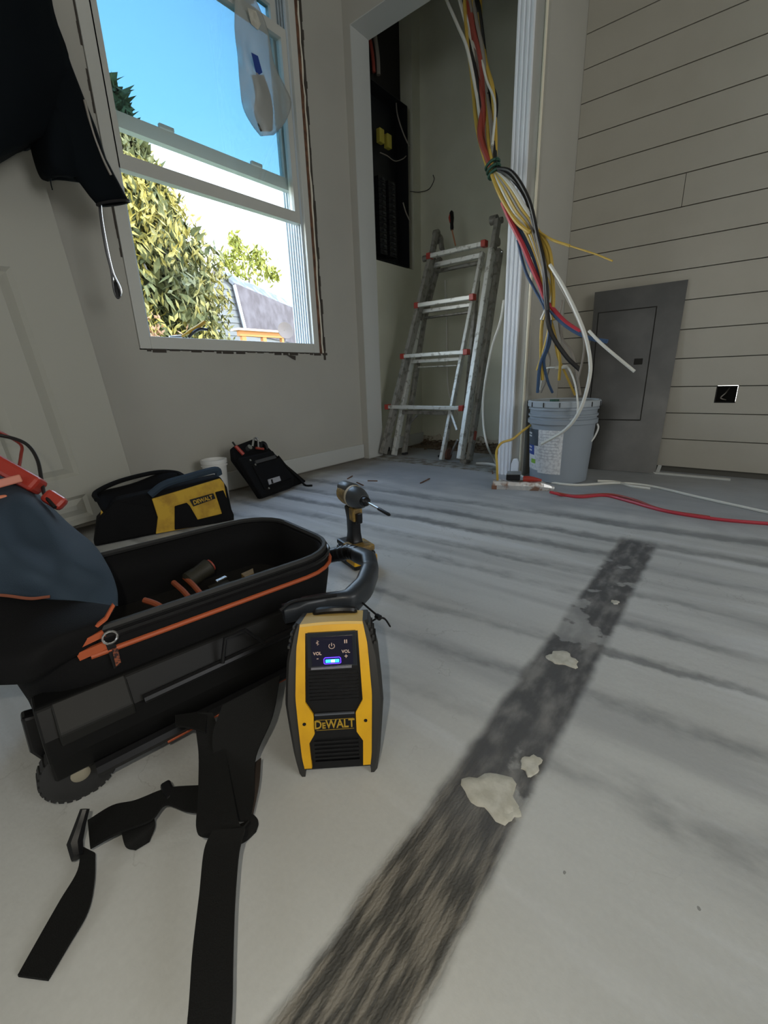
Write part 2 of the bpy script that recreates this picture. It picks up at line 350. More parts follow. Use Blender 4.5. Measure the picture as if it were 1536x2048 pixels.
    hh = mth('SUBTRACT', hh, mth('MULTIPLY', seam, 0.5)); hh = mth('SUBTRACT', hh, mth('MULTIPLY', sv, 0.35))
    L.new(hh, bu.inputs['Height']); L.new(bu.outputs[0], b.inputs['Normal'])
    return m_
M_floor = floor_material()

# ================================================================== STRUCTURE
YA = 1.86; XO = 2.10; XS = 2.55; HC = 2.62
struct(B().box((-2.7, -2.7, -0.12), (2.95, 2.02, 0)).build('floor', M_floor))
struct(B().box((-2.7, -2.7, HC), (2.95, 2.02, HC + 0.1)).build('ceiling', M_wall))
# window wall
wl = B()
WX0, WX1, WZ0, WZ1 = 0.8235, 1.822, 0.632, 2.19
wl.box((-2.6, YA, 0), (WX0, YA + 0.16, HC)).box((WX1, YA, 0), (2.2, YA + 0.16, HC)).box((WX0, YA, 0), (WX1, YA + 0.16, WZ0)).box((WX0, YA, WZ1), (WX1, YA + 0.16, HC))
struct(wl.build('wall_left', M_wall))
struct(B().box((-2.7, -2.6, 0), (-2.6, YA + 0.16, HC)).build('wall_rear', M_wall))
struct(B().box((-2.7, -2.7, 0), (2.65, -2.6, HC)).build('wall_right', M_wall))
# wall with the closet opening
TW = 0.14; YO = 1.808; ZO = 2.165
struct(B().box((XO, YO + .004, 0), (XO + TW, YA, HC)).box((XO, 0.92, ZO + .004), (XO + TW, YO + .004, HC)).build('wall_front', M_wall))
struct(B().box((XO, 0.80, 0), (2.85, 0.92, HC)).build('wall_partition', M_wall))
# closet shell: side wall with the hole for the breaker panel, back wall
YC = 1.90
cs = B()
cs.box((XO + TW, YC, 0), (2.345, YC + 0.12, HC)).box((2.765, YC, 0), (2.95, YC + 0.12, HC)).box((2.345, YC, 0), (2.765, YC + 0.12, 1.19)).box((2.345, YC, 2.57), (2.765, YC + 0.12, HC)).box((2.345, YC + 0.10, 1.19), (2.765, YC + 0.12, 2.57))
struct(cs.build('wall_closet_side', M_closet))
struct(B().box((2.85, 0.92, 0), (2.95, YC, HC)).build('wall_closet_back', M_closet))
struct(B().box((2.347, YC + 0.09, 1.19), (2.763, YC + 0.099, 2.57)).build('recess_shade_sheet', M_dark))  # darkness of the open recess put into this backing sheet's colour
# back wall backing (with the outlet hole) and its shiplap planks
o1 = at(1434, 771, 0, XS - 0.01); o2 = at(1470, 806, 0, XS - 0.01)
OY1, OY0, OZ1, OZ0 = o1.y, o2.y, o1.z, o2.z
wb = B()
wb.box((XS, -2.6, 0), (XS + 0.1, OY0, HC)).box((XS, OY1, 0), (XS + 0.1, 0.80, HC)).box((XS, OY0, 0), (XS + 0.1, OY1, OZ0)).box((XS, OY0, OZ1), (XS + 0.1, OY1, HC))
wback = struct(wb.build('wall_back', M_back))
zs = [0.027, 0.162, 0.286, 0.408, 0.533, 0.659, 0.783, 0.910, 1.036, 1.159, 1.285, 1.412, 1.539, 1.671]
while zs[-1] < HC - 0.02: zs.append(min(zs[-1] + 0.127, HC))
seam_y = at(1368, 385, 0, XS).y
for i in range(len(zs) - 1):
    z0, z1 = zs[i] + 0.002, zs[i+1] - 0.002; xa, xb = XS - 0.012, XS
    segs = [(-2.6, 0.799)]
    if i == 9: segs = [(-2.6, seam_y - 0.0012), (seam_y + 0.0012, 0.799)]
    for a, b_ in segs:
        p = B()
        if z0 < OZ1 - 0.01 and z1 > OZ0:
            p.box((xa, a, z0), (xb, OY0, z1)).box((xa, OY1, z0), (xb, b_, z1)).box((xa, OY0, z0), (xb, OY1, OZ0))
        else: p.box((xa, a, z0), (xb, b_, z1))
        p.build('plank', M_ship, wback)
ob = thing('outlet_box', 'empty square outlet box hole cut in the shiplap wall', 'outlet box', (XS, (OY0 + OY1)/2, OZ0))
x0, x1 = XS - 0.011, XS + 0.06; y0, y1, z0, z1 = OY0 + 0.001, OY1 - 0.001, OZ0 + 0.001, OZ1 - 0.004
B().box((x0, y0, z0), (x1, y0 + 0.002, z1)).box((x0, y1 - 0.002, z0), (x1, y1, z1)).box((x0, y0, z0), (x1, y1, z0 + 0.002)).box((x0, y0, z1 - 0.002), (x1, y1, z1)).box((x1 - 0.002, y0, z0), (x1, y1, z1)).build('box_shell', M_dark, ob)
B().tube(smoothpath([(x1-0.005, y0+.03, z1-.01), (x1-.04, y0+.04, z1-.03), (x1-.05, y1-.02, z0+.02), (x1-.03, y1-.04, z0+.01)]), 0.0025, 6).build('loose_wire', M_grwire, ob, True)
# trims
t2 = B(); ys = [0.925, 0.918, 0.915, 0.908, 0.905, 0.898, 0.895, 0.888, 0.885, 0.878, 0.875, 0.868, 0.866, 0.858]
pf = []
for i, y in enumerate(ys): pf.append((XO - (0.022 if (i // 2) % 2 == 0 else 0.016), y, 0))
pf = pf + [(XO, 0.858, 0), (XO, 0.925, 0)]
t2.prism(pf, (0, 0, HC)); struct(t2.build('trim_2', M_trim, smooth=False))
struct(B().tube([(XO - 0.004, 0.815, 0.0), (XO - 0.004, 0.815, HC)], 0.006, 10).build('trim_3', M_bead, smooth=True))
struct(B().box((XO - 0.006, 0.822, 0), (XO, 0.858, HC)).build('trim_4', M_wall))
# jamb of the opening
struct(B().box((XO, YO, 0), (XO + TW, YO + .004, ZO + .004)).box((XO, 0.928, ZO), (XO + TW, YO, ZO + .004)).box((XO + .001, 0.92, 0), (XO + TW, 0.928, ZO)).build('trim_1', M_trim2))
struct(B().box((0.72, YA - 0.013, 0.006), (2.098, YA, 0.092)).build('baseboard_left', M_trim2, bevel=0.003))
struct(B().box((2.20, YC - 0.012, 0), (2.85, YC, 0.08)).build('baseboard_closet', M_trim2))
bp_ = B(); n = 26
pts = [(2.84, 0.93, 0.0)]
for i in range(n + 1): pts.append((2.84, 0.93 + (1.885 - 0.93) * i / n, 0.05 + 0.03 * random.random() - (0.035 if 14 < i < 22 else 0)))
pts.append((2.84, 1.885, 0.0)); bp_.prism(pts, (0.009, 0, 0)); struct(bp_.build('baseboard_back', M_foam))

# ================================================================== WINDOW
wn = grp('window_1', (1.3, YA, WZ0))
FX0, FX1, FZ0, FZ1 = 0.825, 1.776, 0.636, 2.185
GX0, GX1, GZ0 = 0.868, 1.738, 0.682
y0, y1 = YA - 0.006, YA + 0.14
fr_ = B().box((FX0, y0, FZ0), (GX0, y1, FZ1)).box((GX1, y0, FZ0), (FX1, y1, FZ1)).box((GX0, y0, FZ0), (GX1, y1, GZ0)).box((GX0, y0, 2.14), (GX1, y1, FZ1))
fr_.build('window_frame', M_vinyl, wn, bevel=0.002)
tk = B()
for k, y in enumerate((0.012, 0.030, 0.048, 0.066, 0.085, 0.104, 0.122)):
    tk.box((GX1 - 0.012, YA + y, GZ0), (GX1, YA + y + 0.007, 2.14)).box((GX0, YA + y, GZ0), (GX0 + 0.012, YA + y + 0.007, 2.14))
tk.build('jamb_track', M_vinyl_w, wn)
def sash(name, ya, yb, z0, z1, rail, top, gm):
    s_ = thing(name, '', 'sash', (1.3, ya, z0)); del s_['label']; del s_['category']; s_.parent = wn; WM[s_.name] = WM[wn.name] ; s_.matrix_local = Matrix()
    fx0, fx1 = GX0 + 0.002, GX1 - 0.013; st_ = 0.030
    f = B().box((fx0 + st_, ya, z0), (fx1 - st_, yb, z0 + rail)).box((fx0 + st_, ya, z1 - top), (fx1 - st_, yb, z1)).box((fx0, ya, z0), (fx0 + st_, yb, z1)).box((fx1 - st_, ya, z0), (fx1, yb, z1))
    f.build('sash_frame', M_vinyl, s_)
    ym = (ya + yb) / 2
    B().box((fx0 + st_ - 0.004, ym - 0.002, z0 + rail - 0.004), (fx1 - st_ + 0.004, ym + 0.002, z1 - top + 0.004)).build('pane', gm, s_)
    return s_
s1 = sash('lower_sash', YA + 0.012, YA + 0.046, 1.245, 2.005, 0.048, 0.040, M_glass2)
s2 = sash('upper_sash', YA + 0.066, YA + 0.100, 1.398, 2.138, 0.050, 0.035, M_glass)
for a in (at(333, 268, 1, YA + 0.07), at(513, 343, 1, YA + 0.07)):
    B().box((a.x - 0.03, YA + 0.058, 1.446), (a.x + 0.03, YA + 0.075, 1.462)).build('sash_lock', M_vinyl, s2, bevel=0.004)
# shims, caulk and torn drywall around the frame
B().box((FX1, YA - 0.002, FZ0 - 0.004), (FX1 + 0.021, YA + 0.1, FZ1)).build('shim', M_wood, wn)
cb = [(FX1 + 0.026 + 0.004 * random.uniform(-1, 1), YA - 0.001, FZ0 + i * 0.05) for i in range(31)]
B().tube(cb, [0.004 + 0.003 * random.random() for _ in cb], 6).build('caulk_bead', mat('caulk_white', (0.75, 0.70, 0.58), 0.7), wn, True)
ck = B()
for (x_, za, zb) in ((WX1 + 0.0, 0.60, 2.15),):
    zz = za
    while zz < zb:
        h_ = random.uniform(0.02, 0.08); ck.box((x_ - 0.014, YA - 0.002, zz), (x_ + random.uniform(-0.004, 0.006), YA + 0.02, zz + h_)); zz += h_
xx = 0.85
while xx < 1.83:
    l_ = random.uniform(0.02, 0.07); ck.box((xx, YA - 0.0015, 0.633 - random.uniform(0.001, 0.012)), (xx + l_ * 0.8, YA + 0.02, 0.637)); xx += l_
for (a, b_) in ((0.95, 1.12), (1.38, 1.50), (1.56, 1.76)):
    zz = a
    while zz < b_:
        ck.box((0.820 - random.uniform(0.0, 0.003), YA - 0.0008, zz), (0.8236, YA + 0.01, zz + 0.03)); zz += 0.03
ck.build('torn_edge', M_crack, wn)
B().box((WX0, YA + 0.03, WZ0), (FX0, YA + 0.05, WZ1)).box((FX1, YA + 0.11, WZ0), (WX1, YA + 0.12, WZ1)).box((WX0, YA + 0.03, WZ0), (WX1, YA + 0.05, FZ0)).build('gap_backing', M_dark, wn)
chip = B().prism([(1.545, YA - 0.003, 0.622), (1.60, YA - 0.003, 0.618), (1.598, YA - 0.003, 0.598), (1.575, YA - 0.003, 0.607)], (0, -0.004, 0)); chip.build('drywall_chip', M_crack, wn)

# pliers on the sill
pl_ = thing('pliers', 'pliers with one yellow and one black handle resting on the window sill', 'pliers', (1.02, YA + 0.05, GZ0))
P3 = lambda x, y, yy=YA + 0.05: at(x, y, 1, yy)
h1 = smoothpath([V((P3(362, 674).x, YA + 0.05, GZ0 + 0.009)), P3(378, 664), P3(395, 654), P3(409, 644)], 4)
B().tube(h1, [0.005] * 4 + [0.009] * (len(h1) - 4), 8).build('handle', mat('yellow_grip', (0.6, 0.36, 0.04), 0.5), pl_, True, label='yellow handle')
h2 = smoothpath([V((P3(376, 673).x, YA + 0.05, GZ0 + 0.007)), P3(388, 664, YA + .04), P3(400, 658, YA + .04), P3(414, 659, YA + .04)], 4)
B().tube(h2, 0.006, 8).build('handle', M_bwire, pl_, True, label='black handle')
B().tube([V((P3(362, 674).x, YA + 0.05, GZ0 + 0.009)), V((P3(340, 676).x, YA + 0.055, GZ0 + 0.008))], [0.008, 0.003], 8).build('jaw', M_steel, pl_, True)

# plastic bag hung over the sash rail
pbag = thing('plastic_bag', 'clear plastic bag with blue print hung over the raised window sash', 'bag', (1.52, YA - 0.04, 1.45))
rows = []
L_ = [(470, 0), (470, 60), (476, 110), (480, 165), (487, 215), (505, 250), (522, 272)]
R_ = [(512, 0), (536, 60), (548, 125), (566, 165), (583, 205), (570, 245), (548, 270)]
for i, (a, b_) in enumerate(zip(L_, R_)):
    r = []
    for j in range(6):
        t = j / 5; px = a[0] + (b_[0] - a[0]) * t; py = a[1] + (b_[1] - a[1]) * t
        d = YA - 0.014 - 0.05 * math.sin(math.pi * t) * min(1, i / 2.5) - 0.011 * ((i * 5 + j * 7 + i*j) % 4) * (1 if 0 < i < 6 else 0.3) * (0.4 if j in (0, 5) else 1)
        r.append(at(px, py, 1, d))
    rows.append(r)
top = [V((p.x, YA + 0.02, 2.012)) for p in rows[0]]; top0 = [V((p.x, YA - 0.004, 2.008)) for p in rows[0]]
B().sheet(patch([top, top0] + rows, 4), (0, 0.004, 0)).build('bag_film', M_film, pbag, 'all')
rows2 = [[at(x, y, 1, YA - 0.055) for x in xs_] for y, xs_ in ((150, (505, 520, 528)), (190, (512, 525, 541)), (225, (510, 527, 546)), (262, (522, 535, 545)))]
B().sheet(patch(rows2, 3), (0, 0.006, 0)).build('crumpled_contents', mat('crumpled_dark', (0.03, 0.028, 0.025), 0.6, noise=((0.2, 0.19, 0.17), 40, 0.5, 0.66)), pbag, 'all')
B().prism([at(x, y, 1, YA - 0.078) for x, y in ((503, 105), (516, 112), (525, 145), (514, 152))], (0, 0.002, 0)).build('blue_print', M_blue, pbag)
B().prism([at(x, y, 1, YA - 0.05) for x, y in ((495, 15), (512, 22), (522, 48), (516, 60), (503, 48))], (0, 0.002, 0)).build('paper_tag', M_splat, pbag)

# ================================================================== OUTSIDE
struct(B().box((-10, 2.05, -0.8), (40, 60, -0.7)).build('ground', M_ground))
def leaves(name, parent, mt, pts, ln, wd, n):
    b = B()
    for i in range(n):
        c = pts(); d = V((random.gauss(0, .45), random.gauss(0, .45), random.choice((-1, -1, .6)) * random.uniform(.3, 1))).normalized(); s_ = d.orthogonal().normalized(); s_ = (s_ * random.uniform(-1, 1) + d.cross(s_) * random.uniform(-1, 1)).normalized()
        l = ln * random.uniform(.6, 1.3); w_ = wd * random.uniform(.7, 1.2); k = s_.cross(d) * w_ * 0.3
        b.add([c, c + d*l*.45 + s_*w_, c + d*l, c + d*l*.45 - s_*w_, c + d*l*.5 + k], [(0, 1, 4), (1, 2, 4), (2, 3, 4), (3, 0, 4)])
    return b.build(name, mt, parent, kind='stuff')
YT = 6.5; TCX = 3.08
def tree_pt():
    while True:
        t = random.random() ** 0.8
        z = 3.95 - t * 3.8
        # right outline of the crown follows the photo, widening downwards
        w_ = 0.06 + 1.02 * min(1, t * 2.1) ** 1.3
        a = random.uniform(0, 2*math.pi); r = w_ * math.sqrt(random.random())
        p = V((TCX + r*math.cos(a), YT + r*math.sin(a), z))
        k = math.sin(p.x*7 + z*2.3) + math.sin(p.y*6 - z*3.1) + math.sin(z*5.3 + p.x*3)
        if k > -0.9 or random.random() < 0.25: return p
trr = thing('tree', 'tall tree with drooping yellow green leaves nearest outside the window', 'tree', (TCX, YT, -0.7))
B().tube([(TCX, YT, -0.7), (TCX + .03, YT, 1.2), (TCX, YT, 2.8), (TCX, YT, 3.7)], [0.14, 0.11, 0.06, 0.02], 8).build('trunk', M_bark, trr, True)
br = B()
for i in range(34):
    z = random.uniform(0.1, 3.5); a = random.uniform(0, 6.28); l = 0.05 + 0.8 * min(1, (3.8 - z) / 1.9)
    br.tube([(TCX, YT, z), (TCX + l*.5*math.cos(a), YT + l*.5*math.sin(a), z + .15), (TCX + l*math.cos(a), YT + l*math.sin(a), z - .05)], [0.03, 0.018, 0.006], 5)
br.build('branches', M_bark, trr, True, kind='stuff')
leaves('foliage', trr, M_leaf, tree_pt, 0.13, 0.021, 14000)
def inner_pt():
    p = tree_pt(); return V((TCX + (p.x - TCX)*.8, YT + (p.y - YT)*.8, p.z))
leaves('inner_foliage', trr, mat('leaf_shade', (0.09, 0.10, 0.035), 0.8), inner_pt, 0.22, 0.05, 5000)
t3 = thing('shrub', 'rust brown shrub at the foot of the tall tree outside', 'shrub', (2.05, 4.5, -0.7))
B().tube([(2.05, 4.5, -0.7), (2.05, 4.5, 0.3), (2.0, 4.5, 0.8)], [0.05, 0.03, 0.01], 6).build('trunk', M_bark, t3, True)
leaves('foliage', t3, M_leafr, lambda: V((2.0 + random.gauss(0, .17), 4.5 + max(-.3, min(.3, random.gauss(0, .13))), random.uniform(0.2, 1.02) + random.gauss(0, .05))), 0.07, 0.014, 1100)
pb_ = at(488, 520, 1, 20.0)
t4 = thing('background_tree', 'bright yellow green tree top behind the gambrel roof', 'tree', (pb_.x, 20, -0.7))
B().tube([(pb_.x, 20, -0.7), (pb_.x, 20, 4), (pb_.x + .2, 20, 5.5)], [0.2, 0.12, 0.04], 6).build('trunk', M_bark, t4, True)
blobs = [(at(x, y, 1, 20.0), r) for x, y, r in ((447, 520, .35), (470, 480, .28), (475, 500, .4), (500, 520, .6), (515, 505, .35), (525, 535, .5), (470, 540, .6), (545, 548, .3), (490, 545, .7))]
def bush_pt():
    c, r = random.choice(blobs); return V((c.x + random.gauss(0, r*.5), 20 + random.gauss(0, r*.5), c.z + random.gauss(0, r*.5)))
leaves('foliage', t4, M_leaf2, bush_pt, 0.34, 0.07, 900)
# neighbouring gambrel house
hs = thing('house', 'neighbouring house with clapboard gable and dark gambrel roof', 'house', (9.2, 14, -0.7))
YH = 14.0
G = [at(x, y, 1, YH) for x, y in ((440, 545), (470, 574), (492, 668), (372, 668), (396, 590))]
G[0].z = G[0].z
gz0 = -0.7
gab = [G[0], G[1], G[2], V((G[2].x, YH, gz0)), V((G[3].x, YH, gz0)), G[3], G[4]]
far_ = at(600, 585, 2, G[0].z + 0.0) if False else None
dirn = V((0.86, 0.50, 0)).normalized() * 5.5
B().prism(gab, dirn * 0.98).build('wall', M_clap, hs)
zlo = G[3].z - 0.3
def gx(z, side):
    P_, Q_, R__ = (G[0], G[1], G[2]) if side > 0 else (G[0], G[4], G[3])
    if z < R__.z: return R__.x
    if z < Q_.z: t = (z - R__.z) / (Q_.z - R__.z); return R__.x + (Q_.x - R__.x) * t
    t = (z - Q_.z) / (P_.z - Q_.z); return Q_.x + (P_.x - Q_.x) * min(1, t)
z = 1.2
while z < G[0].z - 0.1:
    zt = z + 0.19; xa_, xb_ = gx(zt, -1), gx(zt, 1)
    B().add([(xa_, YH - 0.03, z), (xb_, YH - 0.03, z), (xb_, YH - 0.005, zt), (xa_, YH - 0.005, zt), (xa_, YH, z), (xb_, YH, z), (xb_, YH, zt), (xa_, YH, zt)], [(0,1,2,3),(4,7,6,5),(0,4,5,1),(3,2,6,7),(0,3,7,4),(1,5,6,2)]).build('clapboard', M_clap, hs)
    z += 0.205
wv_ = at(425, 625, 1, YH)
wf = B().box((wv_.x - 0.13, YH - 0.06, wv_.z - 0.22), (wv_.x + 0.13, YH - 0.03, wv_.z + 0.22)).build('window', M_vinyl_w, hs)
B().box((wv_.x - 0.09, YH - 0.07, wv_.z - 0.17), (wv_.x + 0.09, YH - 0.058, wv_.z + 0.17)).build('pane', M_crack, wf)
e_ = V((-0.1, -0.12, 0))
up_ = V((0, 0, 0.10)); st0 = -dirn.normalized() * 0.2
B().prism([G[0] + st0 + up_, G[1] + st0 + up_ + V((.1, 0, 0)), G[1] + st0 + V((.05, 0, 0)), G[0] + st0], dirn * 1.1).build('upper_roof', mat('slate_roof', (0.07, 0.08, 0.095), 0.8, noise=((0.15, 0.16, 0.19), 3, 0.45, 0.6)), hs)
B().prism([G[1] + st0 + up_ + V((.1, 0, 0)), G[2] + st0 + V((.12, 0, 0)), G[2] + st0 + V((0, 0, 0)), G[1] + st0], dirn * 1.1).build('lower_roof', M_shing, hs)
B().prism([G[0] + st0 + up_, G[4] + st0 + up_ + V((-.1, 0, 0)), G[4] + st0, G[0] + st0], dirn * 1.1).build('roof_far_side', M_shing, hs)
B().bar(G[1] + st0 + V((0.05, -0.05, 0.03)), G[2] + st0 + V((0.08, -0.05, 0)), 0.10, 0.05).build('rake_board', M_vinyl_w, hs)
# porch with orange timber below the roof, dish in front of it
pq = at(480, 668, 1, 12.0); pr = at(575, 675, 1, 12.0)
po = thing('porch', 'orange timber porch top below the gambrel roof', 'porch', (pq.x + 1, 12, -0.7))
B().box((pq.x, 12, pq.z - 0.05), (pr.x, 12.15, pq.z + 0.10)).build('beam', M_tim, po)
for i in range(3):
    xq = pq.x + 0.15 + i * (pr.x - pq.x - .3) / 2; B().box((xq - 0.07, 12.02, -0.7), (xq + 0.07, 12.14, pq.z - 0.05)).build('post', M_tim, po)
B().box((pq.x - 0.1, 11.9, pq.z + 0.10), (pr.x + 0.1, 12.3, pq.z + 0.16)).build('porch_roof', mat('tan_roof', (0.5, 0.35, 0.25), 0.7), po)
dc = at(571, 661, 1, 9.0)
di = thing('satellite_dish', 'round grey satellite dish on a pole near the porch', 'dish', (dc.x, 9.0, -0.7))
Md = frame(dc, (1, 0, 0), (0, 0, 1), (-0.35, -1, 0.15)); Md = frame(dc, V((1, -0.3, 0)), V((0.04, 0.15, 1)), V((1, -0.3, 0)).cross(V((0.04, 0.15, 1))))
rd = 0.17 * 1.15
B(Md).lathe([(0.001, -0.04), (rd*.5, -0.03), (rd, 0.0), (rd*1.02, 0.004), (rd, 0.01), (rd*.5, -0.02), (0.001, -0.03)], n=20).build('reflector', M_dish, di, True)
B().tube([(dc.x, 9.06, -0.7), (dc.x, 9.06, dc.z), (dc.x, 9.03, dc.z)], 0.02, 6).build('mast', M_dish, di, True)

# ================================================================== LEANING DOOR
dr_o = V((0.672, 1.766, 0.0)); lean = math.atan(0.0235); tilt = math.atan(0.066)
zax = V((-math.sin(tilt), math.sin(lean) * math.cos(tilt), math.cos(tilt) * math.cos(lean))).normalized()
xax = V((math.cos(tilt), 0, math.sin(tilt))); yax = zax.cross(xax).normalized(); xax = yax.cross(zax)
# right bottom corner slightly raised because the slab stands on its left corner
Dw, Dh, Dt = 0.76, 2.0, 0.035
orig = dr_o - xax * Dw; orig.z = 0.0
sh = dr_o - (orig + xax * Dw); orig = orig + V((sh.x, 0, 0))
Mdr = frame(orig, xax, yax, zax)
door = thing('panel_door', 'white painted panel door slab leaning tilted against the window wall', 'door', orig, rot=Mdr.to_3x3())
dd = B(Mdr); sl = 0.115
pan = [(0.115, 0.335, 0.20, 0.86), (0.425, 0.645, 0.20, 0.86), (0.115, 0.335, 1.06, 1.60), (0.425, 0.645, 1.06, 1.60), (0.115, 0.335, 1.70, 1.90), (0.425, 0.645, 1.70, 1.90)]
# panel rows from the photo: bottom of the upper panel and top of the lower one
N_ = V(yax)
def dloc(px, py): return Mdr.inverted() @ atp(px, py, orig, N_)
q1 = dloc(160, 950); q2 = dloc(40, 535)
px1 = q1.x; zb_ = q1.z; zt_ = q2.z
print('door panel local', q1, q2, 'seam', dloc(132, 524), dloc(264, 960))
xR = 0.645; xs_d = [0, 0.115, 0.335, 0.425, xR, Dw]
zb_ = 0.185; 
zs_d = [0, zb_ - 0.10 if False else 0.0001, 0.0002]
def board(x0_, x1_, z0_, z1_): dd.box((x0_, 0, z0_), (x1_, Dt, z1_))
rowsz = [(0.02, 0.10), (q1.z, q2.z), (q2.z + 0.10, 1.90)]
board(0, 0.115, 0, Dh); board(0.335, 0.425, 0, Dh); board(q1.x, Dw, 0, Dh)
zprev = 0.0
for (a, b_) in rowsz:
    board(0.115, 0.335, zprev, a); board(0.425, q1.x, zprev, a); zprev = b_
board(0.115, 0.335, zprev, Dh); board(0.425, q1.x, zprev, Dh)
dd.build('door_slab', M_door, door)
for (a, b_) in rowsz:
    for (xa_, xb_) in ((0.115, 0.335), (0.425, q1.x)):
        p = B(Mdr); i1, i2 = 0.012, 0.04
        R3 = [[(xa_, 0.001, a), (xb_, 0.001, a), (xb_, 0.001, b_), (xa_, 0.001, b_)], [(xa_+i1, 0.011, a+i1), (xb_-i1, 0.011, a+i1), (xb_-i1, 0.011, b_-i1), (xa_+i1, 0.011, b_-i1)], [(xa_+i2, 0.003, a+i2*.8), (xb_-i2, 0.003, a+i2*.8), (xb_-i2, 0.003, b_-i2*.8), (xa_+i2, 0.003, b_-i2*.8)]]
        p.loft([[V(v_) for v_ in r] for r in ([[(x_, 0.02, z_) for x_, _, z_ in R3[0]]] + R3)], True).build('door_panel', M_door, door)

# ================================================================== JACKET
jk = thing('jacket', 'dark jacket hanging at the upper left with one sleeve down', 'jacket', (0.6, 1.66, 1.05))
def jp(x, y, d=1.66): return at(x, y, 1, d)
# body
g_ = [[jp(-160, -160), jp(-60, -160, 1.58), jp(30, -140, 1.56), jp(95, -60, 1.62)],
      [jp(-170, 0), jp(-60, 0, 1.56), jp(40, 0, 1.55), jp(110, 30, 1.62)],
      [jp(-170, 150), jp(-60, 150, 1.57), jp(50, 150, 1.55), jp(140, 130, 1.62)],
      [jp(-170, 300), jp(-60, 290, 1.59), jp(30, 275, 1.58), jp(120, 250, 1.64)],
      [jp(-160, 345), jp(-60, 325, 1.60), jp(0, 312, 1.60), jp(72, 282, 1.65)]]
B().sheet(patch(g_, 5), lambda i, j: V((0.0, 0.07 + 0.02*math.sin(j*1.3), 0))).build('body', M_jack, jk, 'all')
# sleeve: lofted tube given by left/right outline pixels
SL = [(20, -40, 95, -20), (45, 60, 118, 60), (62, 150, 140, 135), (70, 230, 170, 200), (72, 290, 190, 260), (92, 352, 212, 330), (168, 360, 226, 350), (182, 395, 240, 380), (195, 409, 257, 403)]
SL = [(30, -40, 95, -20), (48, 60, 118, 60), (66, 150, 143, 135), (78, 220, 168, 200), (95, 290, 192, 260), (128, 340, 212, 320), (160, 365, 228, 350), (180, 392, 243, 378), (195, 409, 257, 403)]
rg = []
for k, (a, b_, c, d) in enumerate(SL):
    l_ = jp(a, b_, 1.645); r_ = jp(c, d, 1.645); c_ = (l_ + r_) / 2; x_ = (r_ - l_) / 2; ax_ = V((0, 1, 0)) * min(x_.length * 0.55, 0.05)
    rg.append([c_ + x_ * math.cos(t) + ax_ * math.sin(t) for t in [q * 2*math.pi/20 for q in range(20)]])
inner = [[c0 + (p - c0) * 0.86 for p in r] for r in reversed(rg[-3:]) for c0 in [sum(r, V()) / len(r)]]
sl_ = B(); sl_.loft(rg + inner, True); sl_.build('sleeve', M_jack, jk, 'all')
cf = B(); last = rg[-1]; cf.tube(last + [last[0]], 0.004, 6); cf.build('cuff_edge', M_jackcuff, jk, True)
g_ = [[jp(60, 215), jp(110, 215, 1.61), jp(175, 220, 1.64)], [jp(66, 270), jp(115, 275, 1.60), jp(188, 275, 1.63)], [jp(78, 320), jp(115, 322, 1.605), jp(185, 318, 1.63)], [jp(90, 348), jp(130, 350, 1.62), jp(172, 354, 1.64)], [jp(104, 355), jp(130, 352, 1.64), jp(165, 357, 1.65)]]
B().sheet(patch(g_, 5), (0, 0.04, 0)).build('pocket_flap', M_jack, jk, 'all')
g_ = [[jp(168, 205, 1.60), jp(176, 225, 1.60)], [jp(185, 270, 1.60), jp(197, 275, 1.60)], [jp(205, 320, 1.60), jp(215, 322, 1.60)], [jp(218, 345, 1.61), jp(226, 345, 1.61)]]
B().tube(smoothpath([jp(169, 200, 1.612), jp(186, 265, 1.612), jp(205, 315, 1.615), jp(222, 350, 1.615)]), 0.0035, 6).build('piping', M_grwire, jk, True)
cd_ = smoothpath([jp(200, 398), jp(204, 440), jp(215, 500), jp(226, 545), jp(240, 575), jp(241, 588), jp(235, 596), jp(228, 580), jp(222, 540), jp(212, 500), jp(202, 440), jp(198, 398)], 5)
B().tube(cd_, 0.0035, 6).build('draw_cord', mat('glossy_cord', (0.05, 0.05, 0.055), 0.2, coat=1), jk, True)
B().tube([jp(230, 560), jp(233, 580), jp(236, 594)], [0.002, 0.009, 0.007], 8).build('cord_tip', M_blk, jk, True)
B().tube(smoothpath([jp(101, 356), jp(102, 368), jp(105, 380)]), 0.0015, 5).build('loose_thread', M_jack, jk, True)
# the hook it hangs on, out of frame above
hk_ = at(40, -60, 1, 1.70)
hook = B().tube([V((hk_.x, 1.852, hk_.z + .02)), V((hk_.x, 1.72, hk_.z + 0.03)), V((hk_.x, 1.60, hk_.z + 0.05))], 0.005, 8)
tag(hook.build('wall_hook', M_steel, smooth=True), 'steel hook in the window wall holding the dark jacket', 'hook')

# ================================================================== CUP / POUCH / YELLOW BAG
cup = thing('white_tub', 'small white plastic tub between the yellow bag and the tool pouch', 'tub', (1.00, 1.755, 0))
B().lathe([(0.042, 0.0), (0.051, 0.165), (0.055, 0.166), (0.055, 0.182), (0.050, 0.183), (0.048, 0.17), (0.040, 0.006), (0.001, 0.006)], (1.00, 1.755, 0), 28).build('body', M_white, cup, True)
nn = 30
B().loft([[V((1.00 + 0.055*math.cos(k*6.283/nn), 1.755 + 0.055*math.sin(k*6.283/nn), 0.155 + dz)) for k in range(nn)] for dz in (0, 0.008)], False).build('ridge', M_white, cup, True)

